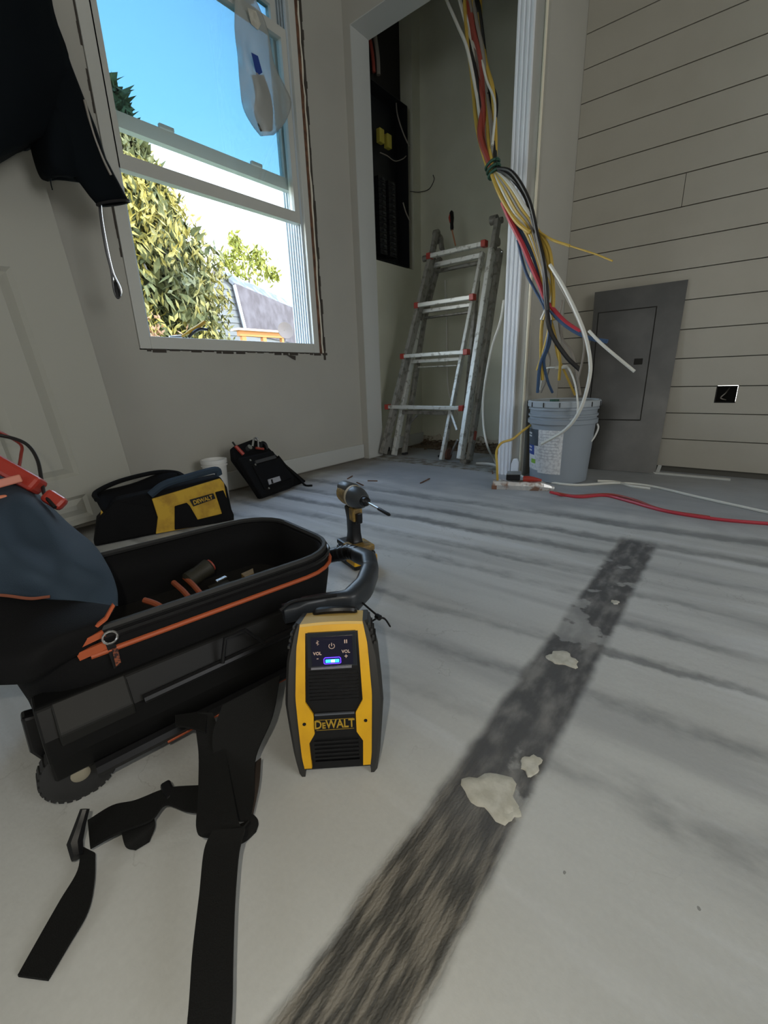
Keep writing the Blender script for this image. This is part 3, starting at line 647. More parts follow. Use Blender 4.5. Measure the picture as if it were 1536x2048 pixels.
pA = V((1.125, 1.590, 0.0)); pB_ = V((1.43, 1.660, 0.0)); pT = (pA + pB_)/2 + V((-0.02, 0.165, 0.26)); pN = (pB_ - pA).cross(pT - pA).normalized()
if pN.dot(EYE - pA) < 0: pN = -pN
pou = thing('tool_pouch', 'black electrician tool pouch leaning against the wall beside the baseboard', 'tool pouch', (pA + pB_)/2)
PP = lambda x, y, o_=0.0: atp(x, y, pA + pN * o_, pN)
back = B().prism([PP(*q, 0.0) for q in ((466, 893), (505, 878), (528, 885), (548, 905), (575, 930), (613, 962), (525, 996), (505, 965), (485, 938), (468, 915))], -pN * 0.03); back.build('back_panel', M_blkfab, pou, bevel=0.006)
fb = B().prism([PP(*q, 0.03) for q in ((478, 915), (546, 900), (556, 915), (590, 953), (588, 972), (525, 994), (512, 975))], -pN * 0.03); fb.build('front_pocket', M_blkfab, pou, bevel=0.008)
fb = B().prism([PP(*q, 0.036) for q in ((505, 930), (560, 915), (585, 955), (530, 978))], -pN * 0.012); fb.build('outer_pocket', M_blkfab, pou, bevel=0.004)
B().prism([PP(*q, 0.038) for q in ((511, 921), (550, 910), (553, 916), (513, 927))], -pN * 0.008).build('grey_webbing', mat('grey_web', (0.05, 0.05, 0.048), 0.8), pou)
lg = B().prism([PP(*q, 0.040) for q in ((536, 959), (559, 952), (562, 961), (539, 969))], -pN * 0.004).build('patch', mat('grey_patch', (0.38, 0.38, 0.40), 0.6), pou)
B().prism([PP(*q, 0.042) for q in ((542, 959), (545, 958), (547, 966), (544, 967))], -pN * 0.003).build('patch_mark', M_blk, pou)
for q in ((500, 921), (510, 930), (537, 977)):
    c = PP(*q, 0.034); B().tube([c - pN*0.006, c + pN*0.004], 0.005, 10).build('rivet', M_steel, pou, True)
B().tube(smoothpath([PP(556, 912, 0.01), PP(575, 935, 0.015), PP(598, 957, 0.01), atz(610, 970, 0.006), atz(624, 971, 0.006)]), 0.005, 8).build('strap', M_web, pou, True)
B().tube([PP(471, 892, 0.02), PP(487, 909, 0.02)], 0.008, 8).build('red_tool_handle', M_red, pou, True, label='red tool handle')
B().tube([PP(465, 884, 0.02), PP(471, 892, 0.02)], 0.004, 8).build('tool_tip', M_blk, pou, True)
B().tube([PP(512, 896, 0.012), PP(527, 898, 0.012)], 0.006, 8).build('red_grip', M_redd, pou, True)
B().tube(smoothpath([PP(505, 893, 0.01), PP(508, 878, 0.02), PP(515, 878, 0.02), PP(517, 895, 0.01)]), 0.005, 8).build('plier_loop', M_steel, pou, True)
B().tube(smoothpath([PP(520, 897, 0.01), PP(524, 886, 0.02), PP(530, 888, 0.02), PP(534, 898, 0.01)]), 0.008, 8).build('black_grip', M_blk, pou, True)
c = PP(495, 898, 0.0); B().tube([c, c + pN*0.02], 0.012, 12).build('snap_ring', M_steel, pou, True)

# yellow and black tool bag
yR = atz(468, 1038); yL = atz(205, 1092, 0.0); yt = (yR - yL).normalized(); yn = V((0, 0, 1)).cross(yt).normalized()
if yn.dot(EYE - yR) < 0: yn = -yn
yn = V((yn.x, yn.y, 0))
yb = thing('yellow_tool_bag', 'open yellow and black fabric tool bag with a printed name patch', 'tool bag', (yR + yL)/2)
YP = lambda x, y, o_=0.0: atp(x, y, yR + yn * o_, yn)
bk = -yn * 0.13
outer = [YP(188, 1095), YP(195, 1040), YP(232, 1000, -0.01), YP(300, 985), YP(440, 952), YP(455, 975), YP(468, 1036), YP(466, 1042)]
for p in outer: p.z = max(p.z, 0.0)
B().prism(outer, bk * 0.5).build('body', M_blkfab, yb, bevel=0.01)
# flared mouth: front lip and back lip
lip = [[YP(193, 985, -0.10), YP(262, 945 + 24, -0.12), YP(320, 948, -0.13), YP(362, 946, -0.10)],
       [YP(192, 1000, -0.05), YP(240, 1010, -0.06), YP(300, 1000, -0.07), YP(360, 965, -0.07)],
       [YP(205, 1025, -0.02), YP(240, 1022, -0.01), YP(280, 1010, -0.01), YP(350, 985, -0.02)]]
B().sheet(patch(lip, 5), bk * 0.12).build('open_flap', M_blkfab, yb, 'all')
B().tube(smoothpath([YP(300, 990, 0.004), YP(330, 968, 0.005), YP(380, 953, 0.005), YP(430, 940, 0.005), YP(438, 950, 0.004)], 6), 0.013, 8).build('rim', M_navy, yb, True)
B().tube(smoothpath([YP(194, 1000, -0.03), YP(192, 985, -0.08), YP(240, 962, -0.12), YP(310, 945, -0.14), YP(350, 945, -0.13), YP(368, 953, -0.06)], 6), 0.008, 8).build('rear_rim', M_blkfab, yb, True)
B().prism([YP(*q, 0.006) for q in ((304, 998), (440, 957), (448, 966), (458, 1020), (466, 1040), (312, 1068), (316, 1035))], -yn * 0.008).build('yellow_panel', M_yelf, yb, bevel=0.002)
B().prism([YP(*q, 0.012) for q in ((350, 1013), (374, 1006), (380, 1012), (396, 1040), (445, 1028), (431, 985), (447, 981), (468, 1030), (468, 1042), (350, 1060))], -yn * 0.008).build('black_pocket', M_blkfab, yb, bevel=0.002)
B().prism([YP(*q, 0.014) for q in ((380, 1000), (427, 987), (431, 997), (387, 1013))], -yn * 0.006).build('name_patch', M_blk, yb)
c = YP(406, 1000, 0.0155); tx = (YP(431, 991, 0.0155) - YP(383, 1006, 0.0155)).normalized()
text('DEWALT', 0.021, frame(c, tx, yn.cross(tx), yn), M_yelf, yb, sx=0.8, bold=0.0006)
B().prism([YP(*q, -0.02) for q in ((202, 1020), (213, 1032), (203, 1060), (198, 1065))], -yn * 0.006).build('side_panel', M_yelf, yb)

# ================================================================== OPEN ROLLING TOOL BAG (laid flat)
e1 = V((0.985, -0.174, 0)).normalized(); e2 = V((0.174, 0.985, 0)).normalized()
MB = frame((0.085, 0.595, 0), e1, e2, (0, 0, 1))
rb = thing('rolling_tool_bag', 'large open black wheeled tool bag lying flat with orange piping', 'tool bag', (0.085, 0.595, 0), rot=MB.to_3x3())
def rrect(u0, u1, v0, v1, r, z, n=7):
    out = []
    for (cx, cy, a0) in ((u1 - r, v1 - r, 0), (u0 + r, v1 - r, 90), (u0 + r, v0 + r, 180), (u1 - r, v0 + r, 270)):
        for k in range(n):
            a = math.radians(a0 + 90 * k / (n - 1)); out.append(V((cx + r*math.cos(a), cy + r*math.sin(a), z)))
    return out
U0, U1, V0, V1 = -0.035, 0.432, -0.020, 0.270
def ring(ins, z, r=0.085): return rrect(U0 + ins, U1 - ins, V0 + ins, V1 - ins, max(0.02, r - ins), z)
B(MB).loft([ring(0.03, 0.045), ring(0.012, 0.055), ring(0.008, 0.12), ring(0.0, 0.165), ring(0.0, 0.212), ring(0.012, 0.212), ring(0.016, 0.16), ring(0.02, 0.06), ring(0.06, 0.058)], True).build('shell', M_blkfab, rb, 'all')
def ringtube(z, ins, rad, mt, name, n=6):
    p = ring(ins, z); B(MB).tube(p + [p[0]], rad, n).build(name, mt, rb, True)
ringtube(0.217, 0.004, 0.005, M_rubber, 'rim')
# orange piping follows the near side and the right end
pr_ = ring(-0.004, 0.190); k0 = 14 + 3
path = [p for p in pr_[19:28]] + pr_[0:4]
path = [V((0.045, V0 - 0.004, 0.190))] + pr_[21:28] + pr_[0:5]
B(MB).tube(path, 0.0035, 8).build('orange_piping', M_org, rb, True)
path = [V((0.06, V0 - 0.002, 0.207))] + [p + V((0, 0, 0.017)) for p in ring(-0.002, 0.190)[21:28]] + [p + V((0, 0, 0.017)) for p in ring(-0.002, 0.190)[0:5]]
B(MB).tube(path, 0.004, 6).build('zip_track', M_blk, rb, True)
# rigid plastic base on the near side: sloping shelf, rails and skid
hb = B(MB); prf = [(V0 - 0.002, 0.150), (V0 - 0.006, 0.146), (V0 - 0.022, 0.115), (V0 - 0.022, 0.085), (V0 - 0.012, 0.050), (V0 + 0.03, 0.046), (V0 + 0.03, 0.150)]
hb.prism([V((-0.02, v_, z_)) for v_, z_ in prf], (0.375, 0, 0)); hb.build('hard_base', M_hard, rb, bevel=0.003)
sh_ = B(MB); sh_.prism([V((-0.004, v_, z_)) for v_, z_ in [(V0 - 0.006, 0.152), (V0 - 0.028, 0.120), (V0 - 0.028, 0.104), (V0 - 0.006, 0.104)]], (0.078, 0, 0)); sh_.build('corner_guard', mat('satin_black_plastic', (0.012, 0.012, 0.011), 0.55, spec=0.25), rb, bevel=0.0025)
B(MB).tube([V((0.085, V0 - 0.026, 0.118)), V((0.345, V0 - 0.024, 0.120))], 0.006, 8).build('guide_rail', M_blk, rb, True)
B(MB).tube([V((0.02, V0 - 0.02, 0.048)), V((0.30, V0 - 0.02, 0.048))], 0.010, 8).build('lower_rail', M_blk, rb, True)
B(MB).tube([V((0.10, V0 - 0.026, 0.040)), V((0.30, V0 - 0.026, 0.044))], 0.0025, 6).build('lower_piping', M_org, rb, True)
dl = B(MB).tube([V((0.185, V0 - 0.034, 0.125)), V((0.195, V0 - 0.03, 0.158)), V((0.225, V0 - 0.03, 0.158)), V((0.25, V0 - 0.034, 0.125))], 0.003, 6); dl.build('carry_loop', M_blk, rb, True)
# wheels and struts
wc = MB.inverted() @ atp(140, 1552, (0.085, 0.595, 0), e2); wr = 0.041
print('wheel local', wc)
wc = V((0.004, V0 + 0.010, wr))
def wheel(c, side):
    o = B(MB @ Matrix.Translation(c) @ Matrix.Rotation(math.radians(90), 4, 'X')).lathe([(0.014, -0.014), (0.034, -0.014), (wr - 0.001, -0.009), (wr, 0), (wr - 0.001, 0.009), (0.034, 0.014), (0.014, 0.014)], n=32).build('wheel', M_rubber, rb, True)
    tr_ = B(MB @ Matrix.Translation(c) @ Matrix.Rotation(math.radians(90), 4, 'X'))
    for k in range(28):
        a = k * 2*math.pi/28; tr_.box((wr - 0.003, -0.009, -0.003), (wr + 0.0012, 0.009, 0.003), Matrix.Rotation(a, 4, 'Z') @ Matrix.Rotation(math.radians(90), 4, 'X'))
    tr_.build('tread', M_rubber, o)
    B(MB @ Matrix.Translation(c) @ Matrix.Rotation(math.radians(90), 4, 'X')).lathe([(0.001, 0.018), (0.007, 0.018), (0.0105, 0.016), (0.011, 0.010)], n=20).build('hub_cap', M_hub, o, True)
wheel(wc, 1); wheel(V((wc.x + 0.045, V1 - 0.02, wr)), -1)
B(MB).prism([V((-0.034, V0+.022, 0.13)), V((0.08, V0+.022, 0.11)), V((0.07, V0+.022, 0.05)), V((wc.x + 0.02, V0+.022, 0.024)), V((wc.x - 0.018, V0+.022, 0.03)), V((-0.036, V0+.022, 0.08))], (0, 0.02, 0)).build('wheel_bracket', M_blk, rb, bevel=0.004)
B(MB).tube([V((wc.x, V0 + 0.012, wr)), V((wc.x + 0.045, V1 - 0.02, wr))], 0.006, 8).build('axle', M_steel, rb, True)
# skid foot under the far end keeps the bag level
B(MB).box((0.36, 0.02, 0), (0.39, 0.06, 0.05)).build('skid_foot', M_blk, rb, bevel=0.004); B(MB).box((0.36, 0.20, 0), (0.39, 0.24, 0.05)).build('skid_foot', M_blk, rb, bevel=0.004)
# orange tab and zip pull at the near left
c1 = [(140, 1293), (205, 1262), (212, 1272), (147, 1303)]
OV = lambda x, y, o_=0.0: atp(x, y, V((0.085, 0.595, 0)) + e2 * (V0 - o_), e2)
B().prism([OV(*q, 0.006) for q in c1], -e2 * -0.004).build('orange_tab', M_org, rb); B().prism([OV(*q, 0.006) for q in ((152, 1308), (210, 1284), (218, 1296), (160, 1322))], e2 * 0.004).build('orange_tab', M_org, rb)
B().prism([OV(*q, 0.007) for q in ((212, 1290), (232, 1288), (240, 1330), (228, 1338))], e2 * 0.003).build('zip_pull', M_blk, rb)
B().prism([OV(*q, 0.009) for q in ((224, 1298), (236, 1298), (242, 1325), (232, 1333))], e2 * 0.002).build('pull_print', mat('dull_orange', (0.25, 0.07, 0.03), 0.7, noise=((0.03, 0.01, 0.01), 300, 0.45, 0.55)), rb)
zc = OV(220, 1275, 0.01); B().tube([zc + V((math.cos(t)*.008*e1.x, math.cos(t)*.008*e1.y, math.sin(t)*.008)) for t in [k*6.283/12 for k in range(13)]], 0.0015, 6).build('pull_ring', M_steel, rb, True)
B().prism([OV(*q, 0.002) for q in ((190, 1252), (210, 1236), (226, 1208), (230, 1212), (215, 1240), (195, 1256))], e2 * 0.004).build('orange_edge', M_org, rb)
# pull handle at the right end
zH = 0.165
hp = [(655, 1112, .155), (700, 1103, .17), (737, 1118, .175), (741, 1140, .17), (728, 1175, .165), (700, 1203, .16), (650, 1210, .16), (590, 1222, .165), (565, 1228, .165)]
hg = thing; P_ = [atz(x, y, z_) for x, y, z_ in hp]
hb = B(); sp_ = []
for a_, b_ in zip(P_, P_[1:]): sp_ += [a_.lerp(b_, t) for t in (.08, .3, .5, .7, .92)]
rgs = []
for i, p in enumerate(sp_):
    t = (sp_[min(i+1, len(sp_)-1)] - sp_[max(i-1, 0)]).normalized(); s_ = t.cross(V((0, 0, 1))).normalized(); u_ = s_.cross(t)
    a_ = 0.012 + (0.003 if 6 < i < 26 else 0); b2 = 0.014 + (0.005 if 14 < i < 34 else 0)
    rgs.append([p + s_ * a_ * math.copysign(abs(math.cos(q))**.55, math.cos(q)) + u_ * b2 * math.copysign(abs(math.sin(q))**.55, math.sin(q)) for q in [k * 2*math.pi/14 for k in range(14)]])
hb.loft(rgs); hb.build('pull_handle', mat('charcoal_plastic', (0.022, 0.026, 0.032), 0.38), rb, True)
for k in range(5):
    q = sp_[2 + k]; d_ = (sp_[3 + k] - sp_[1 + k]).normalized(); B().tube([q - d_*.003, q + d_*.003], 0.0155, 12).build('grip_ridge', M_blk, rb, True)
B().tube(smoothpath([atz(560, 1222, .185), atz(585, 1204, .19), atz(640, 1194, .185), atz(672, 1190, .18)]), 0.003, 6).build('wire_edge', M_steel if False else M_blk, rb, True)
for v_ in (0.05, 0.20):
    B(MB).tube([V((0.10, v_, 0.045)), V((0.47, v_, 0.05))], 0.007, 8).build('handle_tube', M_blk, rb, True)
# clear translucent end bumper
# navy lid / end flap folded over the left end
def FP(x, y, d): # point along the pixel ray at distance d from the camera
    r = ray(x, y).normalized(); return EYE + r * d
fl_ctrl = [
 [FP(-120, 900, 1.02), FP(-20, 925, 1.00), FP(45, 960, 0.98), FP(100, 1010, 0.95), FP(140, 1050, 0.93)],
 [FP(-120, 980, 0.86), FP(-20, 985, 0.84), FP(60, 1000, 0.83), FP(130, 1055, 0.82), FP(187, 1088, 0.83)],
 [FP(-120, 1060, 0.78), FP(-20, 1065, 0.76), FP(70, 1085, 0.75), FP(150, 1120, 0.74), FP(218, 1135, 0.76)],
 [FP(-120, 1130, 0.75), FP(-20, 1135, 0.72), FP(70, 1145, 0.71), FP(150, 1165, 0.70), FP(234, 1178, 0.72)],
 [FP(-120, 1190, 0.76), FP(-20, 1192, 0.73), FP(70, 1200, 0.71), FP(150, 1205, 0.70), FP(236, 1212, 0.69)]]
for i_, row_ in enumerate(fl_ctrl):
    for j_, p_ in enumerate(row_):
        if 0 < i_ < 4 and 0 < j_ < 4: row_[j_] = p_ + (EYE - p_).normalized() * (0.016 if (i_ + j_) % 2 else -0.014)
B().sheet(patch(fl_ctrl, 6), lambda i, j: V((0.02, 0.10, -0.04))).build('navy_flap', M_navy, rb, 'all')
fl2 = [[FP(-120, 1190, 0.74), FP(-20, 1192, 0.71), FP(70, 1200, 0.70), FP(150, 1205, 0.69), FP(233, 1212, 0.69)],
       [FP(-120, 1290, 0.68), FP(-20, 1290, 0.66), FP(70, 1275, 0.640), FP(130, 1255, 0.640), FP(222, 1230, 0.655)],
       [FP(-120, 1340, 0.665), FP(-20, 1335, 0.65), FP(62, 1318, 0.628), FP(120, 1285, 0.63), FP(205, 1256, 0.645)],
       [FP(-120, 1390, 0.68), FP(-20, 1372, 0.665), FP(58, 1365, 0.645), FP(120, 1330, 0.645), FP(195, 1290, 0.655)]]
B().sheet(patch(fl2, 5), lambda i, j: V((0.03, 0.09, -0.02))).build('side_gusset', M_blkfab, rb, 'all')
B().tube(smoothpath([FP(-60, 1188, 0.70), FP(10, 1191, 0.695), FP(60, 1197, 0.69), FP(100, 1193, 0.688)]), 0.002, 6).build('flap_piping', mat('dull_orange_trim', (0.20, 0.06, 0.03), 0.8), rb, True)
# ---- straps hanging from the bag
def ribbon(name, rows_, mt, parent, th=0.003, n=6):
    L1 = smoothpath([atz(r[0], r[1], r[4]) for r in rows_], n); R1 = smoothpath([atz(r[2], r[3], r[5] if len(r) > 5 else r[4]) for r in rows_], n)
    grid = [[a, a.lerp(b, 1/3), a.lerp(b, 2/3), b] for a, b in zip(L1, R1)]
    return B().sheet(grid, (0, 0, -th)).build(name, mt, parent, True)
sb = thing('carry_strap', 'tangled black webbing straps trailing on the floor from the wheeled bag', 'strap', atz(440, 1660, 0))
ribbon('webbing', [(445, 1410, 560, 1350, .10), (425, 1470, 545, 1430, .075), (430, 1530, 512, 1510, .05), (440, 1590, 508, 1590, .03), (450, 1640, 500, 1640, .02)], M_web, sb)
ribbon('webbing', [(395, 1425, 425, 1425, .09), (392, 1460, 436, 1455, .075), (397, 1510, 450, 1500, .06), (396, 1590, 465, 1580, .05), (393, 1660, 480, 1650, .045), (420, 1674, 498, 1640, .04)], M_web, sb)
ribbon('webbing', [(350, 1450, 350, 1430, .09), (385, 1455, 385, 1425, .09), (410, 1463, 415, 1420, .088)], M_web, sb)
ribbon('webbing', [(425, 1660, 490, 1655, .050), (408, 1700, 478, 1700, .045), (398, 1790, 470, 1795, .040), (385, 1900, 466, 1905, .036), (378, 2000, 464, 2005, .034), (370, 2090, 458, 2095, .032)], M_web, sb, 0.004)
ribbon('webbing', [(490, 1540, 522, 1515, .03), (485, 1580, 518, 1565, .028), (478, 1630, 506, 1625, .02)], mat('brown_black_web', (0.03, 0.02, 0.014), 0.8), sb)
ribbon('webbing', [(470, 1690, 500, 1622, .02), (490, 1680, 516, 1640, .012), (500, 1672, 512, 1660, .006)], M_web, sb)
ribbon('webbing', [(410, 1625, 400, 1570, .04), (370, 1620, 350, 1573, .035), (330, 1608, 320, 1580, .03), (300, 1640, 270, 1600, .028), (235, 1665, 225, 1610, .025), (180, 1695, 175, 1640, .02)], M_web, sb)
ribbon('webbing', [(242, 1660, 300, 1620, .02), (250, 1690, 310, 1645, .018), (270, 1697, 298, 1680, .008)], M_web, sb)
ribbon('webbing', [(160, 1690, 190, 1705, .018), (155, 1740, 188, 1760, .013), (120, 1800, 175, 1820, .010), (80, 1870, 135, 1890, .008), (35, 1950, 95, 1958, .006)], M_web, sb)
B().tube([atz(170, 1618, .045), atz(160, 1650, .035), atz(150, 1685, .022), atz(155, 1715, .016)], [0.005, 0.006, 0.008, 0.006], 8).build('strap_slider', M_blk, sb, True)
B().bar(atz(330, 1568, .03), atz(345, 1600, .026), 0.012, 0.012).build('buckle', M_blk, sb, bevel=0.003)
# zip tie on the handle
zt = thing('zip_tie', 'black zip tie looped on the end of the pull handle', 'zip tie', atz(757, 1234, .12))
B().tube(smoothpath([atz(722, 1203, .155), atz(738, 1217, .15), atz(757, 1233, .145)]), 0.0016, 6).build('loop', M_blk, zt, True)
B().tube([atz(757, 1234, .145), atz(748, 1240, .135), atz(738, 1246, .12), atz(724, 1225, .135)], 0.0016, 6).build('loop_return', M_blk, zt, True)
B().tube([atz(753, 1232, .145), atz(760, 1236, .145)], 0.0045, 8).build('lock_head', M_blk, zt, True)
B().tube(smoothpath([atz(759, 1235, .145), atz(770, 1238, .142), atz(781, 1254, .136)]), [0.0016]*8 + [0.0014]*8 + [0.0008], 6).build('tail', M_blk, zt, True)

# red meter and its leads on top of the flap
mt_ = thing('red_tester', 'red electrical tester lying on the navy flap of the wheeled bag', 'tester', FP(60, 980, 0.86))
a, b_ = FP(-45, 905, 0.93), FP(80, 975, 0.87); vd = (EYE - (a + b_)/2).normalized()
B().bar(a, b_, 0.026, 0.03, vd).build('body', M_red, mt_, bevel=0.006)
B().bar(FP(90, 988, 0.865), FP(128, 1012, 0.855), 0.022, 0.020, vd).build('probe_handle', M_red, mt_, bevel=0.006)
B().bar(FP(-30, 975, 0.85), FP(42, 956, 0.86), 0.012, 0.008, vd).build('side_clip', mat('salmon_plastic', (0.62, 0.22, 0.15), 0.5), mt_, bevel=0.002)
B().bar(FP(-30, 1010, 0.83), FP(16, 1004, 0.835), 0.022, 0.010, vd).build('side_clip', mat('orange_plastic', (0.65, 0.2, 0.1), 0.5), mt_, bevel=0.002)
B().tube(smoothpath([FP(-40, 865, 0.95), FP(20, 875, 0.95), FP(55, 890, 0.93), FP(75, 920, 0.91), FP(84, 965, 0.88), FP(90, 990, 0.86), FP(110, 1015, 0.84)]), 0.0028, 8).build('black_lead', M_bwire, mt_, True)
B().tube(smoothpath([FP(-30, 850, 0.96), FP(15, 872, 0.96), FP(42, 890, 0.95), FP(42, 910, 0.94), FP(38, 935, 0.92)]), 0.0024, 8).build('red_lead', mat('dark_red_lead', (0.25, 0.03, 0.02), 0.4), mt_, True)

# tools inside the bag
def local_tool(name, lab, cat, pa, pb, za, zb, r, mt, stripe=None, group=None):
    a = atz(*pa, za); b = atz(*pb, zb); t = thing(name, lab, cat, a, group)
    d = (b - a); B().tube([a, a + d*.1, a + d*.5, a + d*.9, b], [r*.7, r, r*.9, r, r*.6], 12).build('handle', mt, t, True)
    if stripe: B().tube([a + d*.92, b + d*.02], r*.72, 12).build('end_cap', stripe, t, True)
    return t
M_olive = mat('olive_grip', (0.03, 0.028, 0.018), 0.6)
local_tool('screwdriver', 'black gripped screwdriver with red end cap inside the wheeled bag', 'screwdriver', (372, 1165), (422, 1130), .150, .165, .017, M_olive, M_redd)
def grip(pa, pb, lab):
    t = thing('orange_pliers', lab, 'pliers', atz(*pa, .13)); a = atz(*pa, .158); b = atz(*pb, .138)
    B().tube(smoothpath([a, (a+b)/2 + V((0, 0, .004)), b]), 0.0048, 8).build('grip', mat('orange_grip', (0.40, 0.10, 0.04), 0.6), t, True)
grip((288, 1200), (340, 1226), 'orange tool handle nearest the left end inside the bag')
grip((347, 1165), (392, 1212), 'orange tool handle in the middle of the bag, left of its pair')
grip((370, 1155), (414, 1204), 'orange tool handle in the middle of the bag, right of its pair')
def slab(name, lab, cat, q, z, mt, th=0.012): tag(B().prism([atz(x, y, z) for x, y in q], (0, 0, -th)).build(name, mt, bevel=0.001), lab, cat)
slab('spirit_level', 'green torpedo level lying inside the wheeled bag', 'level', ((463, 1170), (510, 1152), (520, 1155), (500, 1166), (467, 1178)), .15, mat('green_plastic', (0.03, 0.09, 0.06), 0.3))
slab('wood_block', 'small yellowish block among the tools in the bag', 'block', ((482, 1147), (506, 1136), (508, 1146), (490, 1154)), .155, mat('yellowish', (0.22, 0.14, 0.04), 0.7))
slab('red_case', 'dull red case at the right end inside the bag', 'case', ((530, 1152), (570, 1135), (590, 1135), (582, 1150), (535, 1166)), .145, M_redd, .03)
slab('utility_blade', 'pale metal blade among the tools in the bag', 'blade', ((430, 1160), (450, 1150), (455, 1153), (434, 1163)), .155, M_steel, .003)
slab('bit_case', 'small olive case beside the green level in the bag', 'case', ((415, 1172), (455, 1158), (468, 1172), (430, 1196)), .14, M_olive, .02)
# reddish tray edge below the near rim
tag(B(MB).loft([ring(0.034, 0.064), ring(0.034, 0.125), ring(0.04, 0.128)]).build('tool_tray', mat('tray_dark', (0.010, 0.008, 0.006), 0.8), smooth=True), 'dark padded tray filling the bottom of the wheeled bag', 'tray')

# ================================================================== RADIO
rc = (atz(598, 1553) + atz(746, 1543)) / 2; rx = (atz(746, 1543) - atz(598, 1553)).normalized(); rn = V((rx.y, -rx.x, 0))
if rn.dot(EYE - rc) < 0: rn = -rn
tl_ = math.radians(18); rz = (V((0, 0, 1)) * math.cos(tl_) - rn * math.sin(tl_)).normalized(); ry = -(rn * math.cos(tl_) + V((0, 0, 1)) * math.sin(tl_))
RO = V((rc.x, rc.y, 0)); MR0 = frame(RO + rx*.003, rx, ry, rz); MR = MR0 @ Matrix.Diagonal((1.03, 1, 0.905, 1))   # local: x right, y into the box, z up; front face at y=0
ra = thing('jobsite_speaker', 'yellow and black jobsite bluetooth speaker with lit blue display on the floor', 'speaker', RO, rot=MR0.to_3x3())
H_ = 0.222
def bow(z): return -0.010 * math.sin(math.pi * min(1, max(0, z / H_)))       # front face bows towards the viewer
def arc_sheet(b, poly_fn, zs_, y_off, th):  # strip between left(z), right(z)
    grid = []
    for z_ in zs_:
        l_, r_ = poly_fn(z_); grid.append([V((l_ + (r_ - l_) * k / 3, bow(z_) + y_off, z_)) for k in range(4)])
    b.sheet(grid, (0, th, 0))
def interp(tab, z):
    for (z0_, v0_), (z1_, v1_) in zip(tab, tab[1:]):
        if z <= z1_: t = (z - z0_) / (z1_ - z0_) if z1_ > z0_ else 0; return v0_ + (v1_ - v0_) * max(0, min(1, t))
    return tab[-1][1]
zz = [0.010 + (H_ - 0.010) * k / 28 for k in range(29)]
full = lambda z_: (-interp([(0, .040), (.03, .044), (.12, .048), (.19, .045), (.222, .040)], z_), interp([(0, .040), (.03, .044), (.12, .048), (.19, .045), (.222, .040)], z_))
body = B(MR); arc_sheet(body, full, [z_ for z_ in zz if z_ > .02], 0.0, 0.062); body.box((-.042, -.001, .010), (.042, .028, .026)); body.build('housing', M_blk, ra, True)
inn = [(0.0, .032), (.052, .034), (.066, .0265), (.094, .0265), (.112, .036), (.209, .0335), (.21, .0)]
for sgn in (-1, 1):
    yb2 = B(MR); o_t = lambda z_: full(z_)[1]
    fn = (lambda z_: (-o_t(z_), -interp(inn[:-1], z_))) if sgn < 0 else (lambda z_: (interp(inn[:-1], z_), o_t(z_)))
    zz2 = sorted(set([z_ for z_ in zz if .014 < z_ < .222] + [.014, .052, .066, .094, .112, .222]))
    arc_sheet(yb2, fn, zz2, -0.004, 0.006); yb2.build('yellow_side', M_yel, ra)
tb = B(MR); arc_sheet(tb, lambda z_: (-.034, .034), [.209, .213, .218, .222], -0.004, 0.006); tb.build('yellow_top', M_yel, ra)
B(MR).sheet([[V((x_, y_, H_ + 0.002 - 0.02 * (x_/0.04)**2 * 0.1)) for x_ in (-.040, -.02, 0, .02, .040)] for y_ in (-.006, .02, .045, .062)], (0, 0, -.004)).build('top_shell', mat('pale_worn_yellow', (0.75, 0.50, 0.15), 0.5), ra)
# bumpers with ribs and feet
for sgn in (-1, 1):
    bp2 = B(MR); rows_ = []
    for z_ in [0.0, .006, .02, .035] + zz[4:]:
        o_ = interp([(0, .050), (.03, .055), (.11, .0625), (.17, .059), (.21, .051), (.225, .045)], z_); i_ = full(max(z_, .02))[1] - 0.002
        if z_ < 0.02: i_ = .042
        y0_ = bow(z_) - 0.0015; y1_ = 0.016 + (0.050 * min(1, z_ / .05) if z_ > .004 else 0)
        rows_.append([V((sgn * i_, y0_, z_)), V((sgn * (o_ - .004), y0_, z_)), V((sgn * o_, y0_ + .006, z_)), V((sgn * o_, y1_, z_)), V((sgn * i_, y1_, z_))])
    bp2.loft(rows_); bp2.build('bumper', mat('bumper_rubber', (0.028, 0.027, 0.025), 0.6), ra, True)
    rb_ = B(MR)
    for k in range(4):
        z_ = .190 + k * .009; o_ = interp([(.17, .059), (.21, .051), (.225, .045)], z_); rb_.box((sgn * o_ - .0015, bow(z_) - .002, z_ - .002), (sgn * o_ + .0015, .06, z_ + .002))
    rb_.build('rib', M_rubber, ra)
B(MR).tube(smoothpath([(-.024, .05, H_), (-.022, .045, H_ + .006), (0, .042, H_ + .008), (.024, .045, H_ + .006), (.026, .05, H_)]), 0.006, 8).build('top_handle', M_blk, ra, True)
